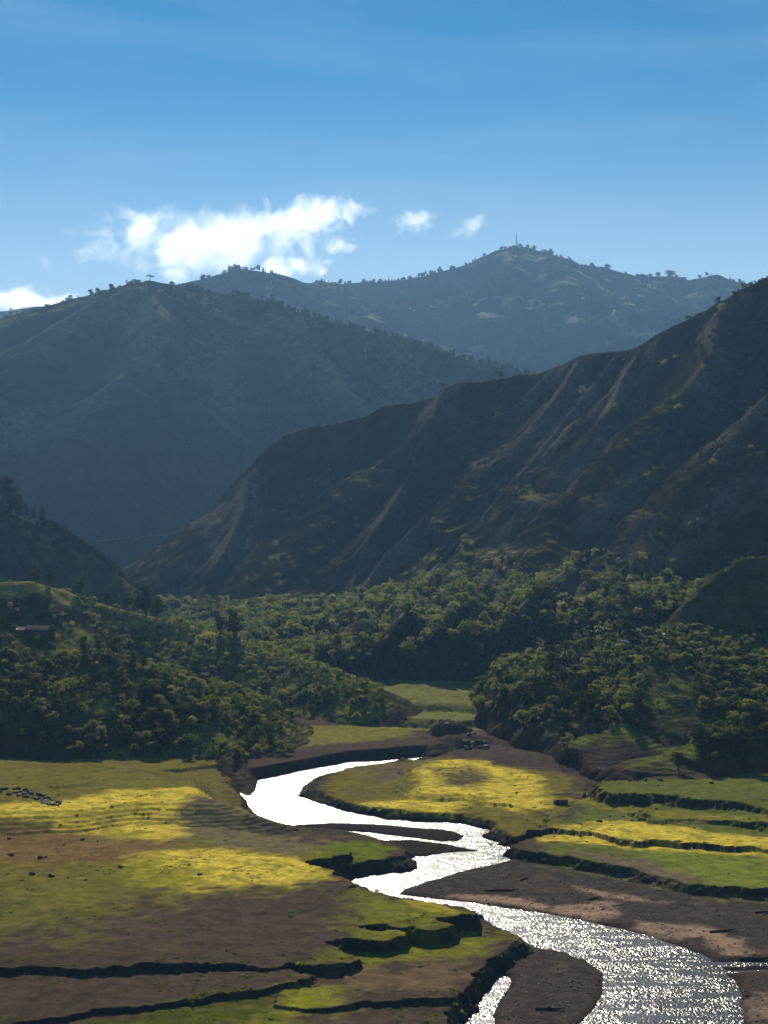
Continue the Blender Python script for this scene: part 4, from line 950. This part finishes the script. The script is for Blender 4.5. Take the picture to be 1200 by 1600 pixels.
# --- on the valley floor: green growth on the banks, tufts, stones
X_, Y_, H_ = FX
rr = np.random.RandomState(31)
sel = (Y_ < 900) & (np.abs(X_ / Y_) < 0.27)
n1 = fbm(X_, Y_, 14, 3, 441)
pr = np.where(sel & (H_ > 1.2) & (slope > 0.22), sstep(-0.05, 0.3, n1 + 0.1) * 0.22 * sstep(-0.1, 0.25, fbm(X_, Y_, 40, 3, 443)), 0)
pr = np.maximum(pr, np.where(sel & (H_ > 2) & (slope > 0.1), sstep(0.28, 0.45, n1) * 0.05, 0))
idx = np.argwhere(pr * 0.55 > rr.uniform(0, 1, pr.shape)); i, j = idx[:, 0], idx[:, 1]
P = np.stack([X_[i, j], Y_[i, j], H_[i, j] - 0.1], 1); P[:, :2] += rr.normal(0, 0.25, (len(P), 2))
def low_mesh(name, n, size, seed):
    return leaves_mesh(name, [(0, 0, .3, .6, .6, .4), (.4, .2, .2, .35, .35, .3), (-.3, -.35, .2, .4, .4, .3)], n, size, seed, M_LEAF_LOW)
tuft = empty('grass_clump', (on_level(455, 1425, 6.2)[0], on_level(455, 1425, 6.2)[1], 6.0), 0.4, (1.6, 1.6, 0.8))
tag(tuft, 'isolated yellow-green clump in the middle of the brown plain', 'grass clump')
tuft_leaf = bpy.data.objects.new('blades', low_mesh('blades', 110, 0.3, 5)); COL.objects.link(tuft_leaf); tuft_leaf.parent = tuft
stuff_points('bank_grass', P, sizes(rr, len(P), 0.25, 1.0, 2.2), [tuft_leaf], 'green growth along the river banks and terrace edges', 28)

# ------------------------------------------------------------------ clouds: bodies of real vapour, far beyond the haze
def cloud_mat(seed, dens, thr, nsc):
    m = bpy.data.materials.new('cloud_vapour'); m.use_nodes = True; n = m.node_tree; n.nodes.clear(); l = n.links.new
    out = n.nodes.new('ShaderNodeOutputMaterial'); pv = n.nodes.new('ShaderNodeVolumePrincipled')
    pv.inputs['Color'].default_value = (0.99, 0.99, 0.99, 1); pv.inputs['Anisotropy'].default_value = 0.55
    tc = n.nodes.new('ShaderNodeTexCoord'); g = n.nodes.new('ShaderNodeNewGeometry')
    t = n.nodes.new('ShaderNodeTexNoise'); t.inputs['Scale'].default_value = nsc; t.inputs['Detail'].default_value = 8; t.inputs['Roughness'].default_value = 0.66
    t.noise_dimensions = '4D'; t.inputs['W'].default_value = seed; t.inputs['Distortion'].default_value = 0.5
    l(g.outputs['Position'], t.inputs['Vector'])
    ln = n.nodes.new('ShaderNodeVectorMath'); ln.operation = 'LENGTH'; l(tc.outputs['Object'], ln.inputs[0])
    a0 = n.nodes.new('ShaderNodeMath'); a0.operation = 'MULTIPLY_ADD'; a0.inputs[1].default_value = 1.9; a0.inputs[2].default_value = -0.45; l(t.outputs['Fac'], a0.inputs[0])
    a = n.nodes.new('ShaderNodeMath'); a.operation = 'MULTIPLY_ADD'; a.inputs[1].default_value = -0.62; l(ln.outputs['Value'], a.inputs[0]); l(a0.outputs[0], a.inputs[2])
    r = n.nodes.new('ShaderNodeMapRange'); r.inputs['From Min'].default_value = thr; r.inputs['From Max'].default_value = thr + 0.30
    r.inputs['To Max'].default_value = dens; l(a.outputs[0], r.inputs['Value']); l(r.outputs['Result'], pv.inputs['Density'])
    l(pv.outputs['Volume'], out.inputs['Volume'])
    m.cycles.volume_step_rate = 1.0
    return m
def sphere_mesh(name, mat, seg=24, rings=14):
    V = [(0, 0, 1)]; Fc = []
    for i in range(1, rings):
        for k in range(seg):
            a, b = math.pi * i / rings, 2 * math.pi * k / seg; V.append((math.sin(a) * math.cos(b), math.sin(a) * math.sin(b), math.cos(a)))
    V.append((0, 0, -1)); n_ = len(V) - 1
    for k in range(seg):
        Fc.append((0, 1 + k, 1 + (k + 1) % seg)); Fc.append((n_, n_ - seg + (k + 1) % seg, n_ - seg + k))
        for i in range(rings - 2):
            a = 1 + i * seg; Fc.append((a + k, a + seg + k, a + seg + (k + 1) % seg, a + (k + 1) % seg))
    me_ = bpy.data.meshes.new(name); me_.from_pydata(V, [], Fc); me_.materials.append(mat); me_.update(); return me_
for k, (px, py, w, h, tilt, dens, thr, seed, lab) in enumerate([
        (318, 378, 205, 52, 4, 0.0075, 0.19, 14.6, 'large bright white cloud low over the summit of the left mountain'),
        (478, 342, 110, 30, 10, 0.010, 0.22, 7.7, 'ragged white cloud at the upper right end of the large cloud'),
        (455, 418, 62, 20, 4, 0.012, 0.18, 1.3, 'flat white cloud touching the hazy ridge below the large cloud'),
        (35, 470, 110, 26, -4, 0.012, 0.17, 5.9, 'white cloud bank resting on the far end of the left mountain skyline'),
        (648, 345, 34, 17, 10, 0.010, 0.18, 9.4, 'small white cloud alone between the large cloud and the mast peak'),
        (738, 355, 32, 16, 25, 0.005, 0.19, 2.6, 'thin wispy cloud closest to the mast peak'),
        (533, 385, 28, 14, 5, 0.010, 0.18, 8.2, 'small white puff under the ragged end of the large cloud')]):
    Y = 12500.0; x, y, z = at(px, py, Y); q = Y / F
    o = bpy.data.objects.new('cloud', sphere_mesh('cloud', cloud_mat(seed, dens * 0.32, thr - 0.02, 0.0024 * (250 / w) ** 0.7))); COL.objects.link(o)
    o.location = (x, y, z); o.scale = (w * q * 1.5, h * q * 2.2, h * q * 1.6); o.rotation_euler = (0, -math.radians(tilt), 0)
    tag(o, lab, 'cloud')

# ------------------------------------------------------------------ buildings
def boxes(blist):
    V, Fc = [], []
    for (x0, x1, y0, y1, z0, z1) in blist:
        b = len(V); V += [(x, y, z) for z in (z0, z1) for y in (y0, y1) for x in (x0, x1)]
        Fc += [tuple(b + i for i in f) for f in ((0, 2, 3, 1), (4, 5, 7, 6), (0, 1, 5, 4), (2, 6, 7, 3), (0, 4, 6, 2), (1, 3, 7, 5))]
    return V, Fc
def box_obj(name, b, mat, parent): v, f = boxes(b if isinstance(b, list) else [b]); return mesh_obj(name, v, f, mat, parent)
M_WALL = simple_mat('weathered_wall', (0.10, 0.075, 0.055), 0.9, 0.3, 0.8)
M_WHITE = simple_mat('limewash', (0.62, 0.60, 0.56), 0.85, 0.12, 0.6)
M_ROOF = simple_mat('old_clay_tiles', (0.085, 0.045, 0.035), 0.9, 0.35, 1.5, 0.05)
M_TIN = simple_mat('tin_sheet', (0.55, 0.55, 0.56), 0.35, 0.1, 0.8, 0.0, 0.8)
M_WOOD = simple_mat('dark_wood', (0.05, 0.035, 0.025), 0.9, 0.3, 1.0)
M_VOID = simple_mat('unlit_opening', (0.012, 0.011, 0.010), 0.6, 0.1, 1.0)
def roof_obj(name, x0, x1, y0, y1, z0, zr, mat, parent, th=0.18, ov=0.5):
    ym = (y0 + y1) / 2; x0 -= ov; x1 += ov; y0 -= ov * 1.6; y1 += ov
    V = [(x0, y0, z0), (x1, y0, z0), (x1, ym, zr), (x0, ym, zr), (x0, y1, z0), (x1, y1, z0)]
    V += [(a, b, c + th) for a, b, c in V]
    Fc = [(0, 1, 2, 3), (3, 2, 5, 4), (6, 9, 8, 7), (9, 10, 11, 8), (0, 6, 7, 1), (4, 5, 11, 10), (0, 3, 9, 6), (3, 4, 10, 9), (1, 7, 8, 2), (2, 8, 11, 5)]
    return mesh_obj(name, V, Fc, mat, parent)
def course_lines(name, x0, x1, y0, ym, z0, zr, mat, parent, n):
    V, Fc = [], []                                     # raised cover rows of the roof, running down the slope
    for i in range(n):
        xa = x0 + (x1 - x0) * (i + 0.5) / n; b = len(V); w = 0.10
        V += [(xa - w, y0, z0 + .19), (xa + w, y0, z0 + .19), (xa + w, ym, zr + .19), (xa - w, ym, zr + .19), (xa, y0, z0 + .30), (xa, ym, zr + .30)]
        Fc += [(b, b + 4, b + 5, b + 3), (b + 4, b + 1, b + 2, b + 5), (b, b + 1, b + 4)]
    o = mesh_obj(name, V, Fc, mat, parent); o['kind'] = 'stuff'; return o
hx, hy, hz = spot('lh', 50, 996, 700, 800)
hz = max(hz, EYE - (993 - 800) / F * hy)
house = empty('farmhouse', (hx, hy + 3, hz), math.radians(-5)); tag(house, 'long low farmhouse with faded reddish tiled roof on the grassy brow', 'house')
box_obj('wall', (-3.8, 7.4, 0, 8.0, -3.0, 2.4), M_WALL, house)
roof_obj('roof', -3.8, 7.4, 0, 8.0, 2.4, 4.0, M_ROOF, house); course_lines('roof_tiles', -4.3, 7.9, -0.8, 4.0, 2.4, 4.0, M_ROOF, house, 40)
a_ = box_obj('annex_wall', (-8.2, -3.9, 0.6, 5.0, -1.5, 2.1), M_WALL, house)
b_ = roof_obj('annex_roof', -8.2, -4.4, 0.6, 7.0, 2.0, 3.3, M_ROOF, house, 0.16, 0.35); b_['label'] = 'lower annex roof'
mesh_obj('roof_patch', [(-8.4, 0.8, 2.47), (-7.9, 0.8, 2.47), (-7.9, 2.0, 2.90), (-8.4, 2.0, 2.90)], [(0, 1, 2, 3)], M_TIN, house)['label'] = 'pale metal sheet on the roof corner'
for xa in (-2.6, 0.2, 3.2):
    w_ = box_obj('window', (xa, xa + 0.9, -0.03, 0.06, 0.9, 1.8), M_VOID, house)
box_obj('door', (5.0, 5.9, -0.04, 0.06, 0.0, 1.95), M_VOID, house)
for xa in (-3.6, -1.0, 1.8, 4.4, 7.2): box_obj('veranda_post', (xa - .08, xa + .08, -0.7, -0.54, -1.2, 2.5), M_WOOD, house)
box_obj('veranda_rail', (-3.5, 7.1, -0.68, -0.60, 0.75, 0.85), M_WOOD, house)
box_obj('veranda_floor', (-3.8, 7.4, -0.95, -0.003, -0.25, 0.0), M_WOOD, house)
def cottage(px, py, land, w, h, wall, roofm, name, lab, rz=0.0, Y0=650, Y1=900):
    x, y, z = spot(land, px, py, Y0, Y1); c = empty(name, (x, y, z), rz); tag(c, lab, 'house')
    box_obj('wall', (-w / 2, w / 2, 0, w * 0.7, -1.5, h), wall, c); roof_obj('roof', -w / 2, w / 2, 0, w * 0.7, h, h * 1.45, roofm, c, 0.12, 0.3)
    box_obj('door', (-0.4, 0.4, -0.03, 0.04, 0, h * 0.75), M_VOID, c); box_obj('window', (w * 0.2, w * 0.33, -0.03, 0.04, h * 0.35, h * 0.7), M_VOID, c)
    return c
cottage(979, 1010, 'rh', 4.0, 2.0, M_WHITE, M_WHITE, 'cottage', 'small white cottage half hidden under the dark tree on the right hill')
cottage(1040, 996, 'rh', 4.0, 1.3, M_WHITE, M_WHITE, 'shed', 'low white shed in a clearing by the top of the right hill')
cottage(993, 972, 'rh', 4.5, 2.0, M_WALL, M_TIN, 'cottage', 'pale metal-roofed house showing between trees on the right hill skyline')
for px, py, w, lab in ((911, 468, 9, 'tiny bright-roofed house on the terraced face of the far mountain'), (826, 483, 20, 'long pale-roofed building high on the far mountain'), (843, 472, 8, 'tiny house above the long pale-roofed building on the far mountain')):
    cottage(px, py, 'far', w, 3.5, M_WHITE, M_TIN, 'distant_house', lab, 0.0, 3600, 5700)
rx, ry = on_level(876, 1246, 6.0); rz_ = float(floor_z(rx, ry)[0])
ruin = empty('hut_ruin', (rx, ry, rz_ - 0.3), 0.12); tag(ruin, 'small dark roofless hut ruin on the green bench at the right bank', 'ruin')
for b in ((-2.1, 2.1, -1.4, -1.1, 0, 1.9), (-2.1, 2.1, 1.1, 1.4, 0, 1.3), (-2.1, -1.8, -1.097, 1.097, 0, 1.6), (1.8, 2.1, -1.097, 1.097, 0, 1.2)): box_obj('wall', b, M_ROCK, ruin)
box_obj('doorway', (0.5, 1.3, -1.43, -1.395, 0, 1.6), M_VOID, ruin)

# ------------------------------------------------------------------ mast, poles, cable
M_STEEL = simple_mat('galvanised_steel', (0.18, 0.18, 0.19), 0.6, 0.1, 1.0, 0, 0.5)
mx_, my_, mz_ = skyline('far', 807, 5200, 5800)
mast = empty('radio_mast', (mx_, my_, mz_)); tag(mast, 'tall lattice radio mast on the peak of the far mountain', 'mast')
def lattice(V, Fc, hgt, w0, w1, n):
    c = [[(sx * (w0 + (w1 - w0) * i / n), sy * (w0 + (w1 - w0) * i / n), hgt * i / n) for sx, sy in ((-1, -1), (1, -1), (1, 1), (-1, 1))] for i in range(n + 1)]
    for i in range(n):
        for k in range(4):
            tube(V, Fc, [c[i][k], c[i + 1][(k + 1) % 4]], [0.22, 0.22], 4); tube(V, Fc, [c[i + 1][k], c[i + 1][(k + 1) % 4]], [0.2, 0.2], 4)
    return c
V, Fc = [], []; cc = lattice(V, Fc, 44, 2.2, 0.9, 9); mesh_obj('bracing', V, Fc, M_STEEL, mast)
for k in range(4): V, Fc = [], []; tube(V, Fc, [cc[0][k], cc[-1][k]], [0.5, 0.35], 5); mesh_obj('leg', V, Fc, M_STEEL, mast)
V, Fc = [], []; tube(V, Fc, [(0, 0, 44), (0, 0, 52)], [0.35, 0.15], 5); mesh_obj('antenna', V, Fc, M_STEEL, mast)
for zz, xx in ((30, 2.4), (22, -2.6), (12, 2.8)): V, Fc = [], []; tube(V, Fc, [(xx, -0.6, zz), (xx, -1.6, zz)], [1.8, 1.9], 12); mesh_obj('dish', V, Fc, M_WHITE, mast)
cottage(812, 388, 'far', 9, 4, M_WALL, M_TIN, 'equipment_hut', 'equipment hut at the foot of the radio mast', 0.0, 5200, 5800)
first = None
for px, h, lab in ((819, 17, 'shortest of three bare poles rising behind the right mountain shoulder'), (828, 20, 'middle one of three bare poles behind the right mountain shoulder'), (838, 24, 'tallest of three bare poles behind the right mountain shoulder')):
    x, y, z = skyline('left', px, 2600, 3000)
    o = empty('utility_pole', (x, y, z - 1)); tag(o, lab, 'pole', 'poles behind the shoulder')
    V, Fc = [], []; tube(V, Fc, [(0, 0, 0), (0, 0, h)], [0.45, 0.3], 6); mesh_obj('shaft', V, Fc, M_WOOD, o)
    V, Fc = [], []; tube(V, Fc, [(-1.6, 0, h - 1.5), (1.6, 0, h - 1.5)], [0.15, 0.15], 4); mesh_obj('crossarm', V, Fc, M_WOOD, o)
pts = [at(150, 846, 1560), at(250, 836, 1570), at(320, 825, 1570), at(380, 812, 1555), at(430, 800, 1535), at(480, 786, 1500)]
V, Fc = [], []; tube(V, Fc, pts, [0.22] * len(pts), 5)
cable = mesh_obj('overhead_cable', V, Fc, M_TIN); tag(cable, 'thin overhead cable glinting across the valley to the dark mountain flank', 'cable')

# ------------------------------------------------------------------ rocks, logs, gravel
def rock_mesh(seed, rough=0.35):
    r = np.random.RandomState(seed); m = sphere_mesh('rock', M_ROCK, 10, 7); n = len(m.vertices); c = np.zeros(n * 3); m.vertices.foreach_get('co', c); c = c.reshape(-1, 3)
    k = r.normal(size=(7, 3)); k /= np.linalg.norm(k, axis=1)[:, None]
    for v in k: d = c @ v; c -= np.maximum(d - r.uniform(0.45, 0.8), 0)[:, None] * v
    c += r.normal(0, 0.035, c.shape); c[:, 2] *= 0.7; m.vertices.foreach_set('co', c.ravel()); m.update(); return m
ROCKS = [rock_mesh(i) for i in range(5)]
def rock(px, py, lvl, size, lab, group=None, asp=1.0):
    x, y = on_level(px, py, lvl); z = float(floor_z(x, y)[0]) if True else lvl
    o = bpy.data.objects.new('boulder', R_.choice(ROCKS)); COL.objects.link(o)
    o.location = (x, y, z + size * 0.15); o.scale = (size * asp, size, size); o.rotation_euler = (0, 0, R_.uniform(0, 6)); tag(o, lab, 'rock', group)
for px, py, sz, asp, lab in ((14, 1309, 0.9, 1, 'small dark rock highest on the reddish ground at the left'), (17, 1333, 1.2, 1.3, 'flat dark rock on the reddish ground, left of the paired stones'), (62, 1339, 1.2, 1.2, 'larger of the paired dark stones on the reddish ground'),
                             (72, 1338, 0.8, 1, 'smaller of the paired dark stones on the reddish ground'), (100, 1317, 0.8, 1, 'dark stone between the meadow edge and the paired stones'), (130, 1309, 1.0, 1.3, 'dark rock just below the yellow meadow edge'), (152, 1311, 0.6, 1, 'small rock just right of the one below the meadow edge'),
                             (80, 1366, 1.3, 1, 'squarish black rock at the lower end of the dark streak'), (50, 1363, 1.1, 1.4, 'low dark rock in the dark streak beside the squarish one'), (106, 1368, 0.6, 1, 'little round stone right of the squarish black rock'), (134, 1372, 0.6, 1, 'little stone farthest down the reddish ground'),
                             (188, 1353, 1.2, 1.2, 'dark pyramid-like rock alone amid the green plain'), (312, 1366, 0.9, 1.3, 'low dark rock inside the yellow-green meadow'), (201, 1459, 0.5, 1, 'tiny dark stone alone on the brown plain'), (354, 1480, 0.4, 1, 'tiny upright stone on the brown plain near its front edge')):
    rock(px, py, 6.0, sz * 0.75, lab, None, asp)
for i in range(70):
    t = R_.random(); rock(-6 + 100 * t, 1238 + 18 * t * t + R_.uniform(-5, 6 + 3 * t), 8.5, R_.uniform(0.35, 1.1), 'dark boulder in the rubble heap at the left edge below the hill', 'boulders of the dark rubble heap', R_.uniform(0.9, 1.5))
for i in range(46):
    px, py = R_.choice([(R_.uniform(690, 712), R_.uniform(1118, 1136)), (R_.uniform(725, 748), R_.uniform(1135, 1150)), (R_.uniform(700, 740), R_.uniform(1120, 1126)), (R_.uniform(752, 762), R_.uniform(1142, 1150))])
    x, y = on_level(px, py, 8); z = float(floor_z(x, y)[0]); s_ = R_.uniform(0.8, 2.2)
    o = bpy.data.objects.new('boulder', R_.choice(ROCKS)); COL.objects.link(o); o.location = (x, y, z); o.scale = (s_ * 1.2, s_, s_ * 1.2); o.rotation_euler = (0, 0, R_.uniform(0, 6))
    tag(o, 'dark boulder piled on the rocky outcrop beside the upper river bend', 'rock', 'boulders of the dark outcrop')
for i in range(16):
    px = R_.uniform(930, 1120); py = R_.uniform(1205, 1262); rock(px, py, 9, R_.uniform(0.4, 1.0), 'dark rock at the foot of the right hill above the meadow strip', 'rocks at the foot of the right hill', 1.2)
def log(px, py, length, ang, lab):
    x, y = on_level(px, py, 0.7); z = float(floor_z(x, y)[0]); V, Fc = [], []
    tube(V, Fc, [(-length / 2, 0, 0.15), (-length / 6, 0.15, 0.22), (length / 5, -0.1, 0.2), (length / 2, 0.1, 0.4)], [0.28, 0.26, 0.2, 0.1], 6)
    tube(V, Fc, [(length / 6, 0, 0.2), (length / 4, 0.8, 0.7)], [0.12, 0.04], 4)
    o = mesh_obj('driftwood_log', V, Fc, M_WOOD); o.location = (x, y, z); o.rotation_euler = (0, 0, ang); tag(o, lab, 'log')
log(785, 1391, 9, 0.1, 'long dark driftwood log on the bar, near its upstream end'); log(930, 1404, 5, 0.7, 'dark driftwood log amid the pale silt of the bar'); log(1130, 1455, 7, 0.3, 'dark driftwood log by the pale sand fan'); log(1180, 1496, 7, 0.0, 'dark log at the water margin by the right side channel'); log(860, 1577, 6, 0.0, 'thin dark log on the rounded gravel bar in the bend'); log(1195, 1425, 5, 0.2, 'pale-edged log below the leafy bank at the right')
log(820, 1373, 4, 0.9, 'short log lying near the top edge of the bar')
stone = bpy.data.objects.new('river_stone', ROCKS[2]); COL.objects.link(stone); _sx, _sy = on_level(690, 1392, 0.7)
stone.location = (_sx, _sy, float(floor_z(_sx, _sy)[0])); stone.scale = (0.5, 0.5, 0.4); tag(stone, 'lone larger stone at the narrow upstream point of the gravel bar', 'rock')
sel = (Y_ < 760) & (np.abs(X_ / Y_) < 0.27) & (H_ > 0.02) & (H_ < 1.3)
pr = np.where(sel, 0.10 + 0.25 * sstep(0.05, 0.4, fbm(X_, Y_, 12, 3, 451)), 0) * 0.45
idx = np.argwhere(pr > rr.uniform(0, 1, pr.shape)); i, j = idx[:, 0], idx[:, 1]
P = np.stack([X_[i, j], Y_[i, j], H_[i, j]], 1); P[:, :2] += rr.normal(0, 0.3, (len(P), 2))
stuff_points('gravel', P, sizes(rr, len(P), 0.08, 0.42, 3.0), [stone], 'dark gravel and cobbles strewn over the river bars', 29)
# low plants dotted over the plain
sel = (Y_ < 760) & (np.abs(X_ / Y_) < 0.27) & (H_ > 2.0) & (slope < 0.25)
n1 = fbm(X_, Y_, 22, 4, 461); pr = np.where(sel, sstep(0.0, 0.4, n1) * 0.045 + 0.002, 0)
idx = np.argwhere(pr > rr.uniform(0, 1, pr.shape)); i, j = idx[:, 0], idx[:, 1]
P = np.stack([X_[i, j], Y_[i, j], H_[i, j] - 0.05], 1)
S = sizes(rr, len(P), 0.25, 0.9, 2.5); S[:, 2] *= 0.45
stuff_points('meadow_tufts', P, S, [tuft_leaf], 'low tufts dotted over the meadows and the brown plain', 30)
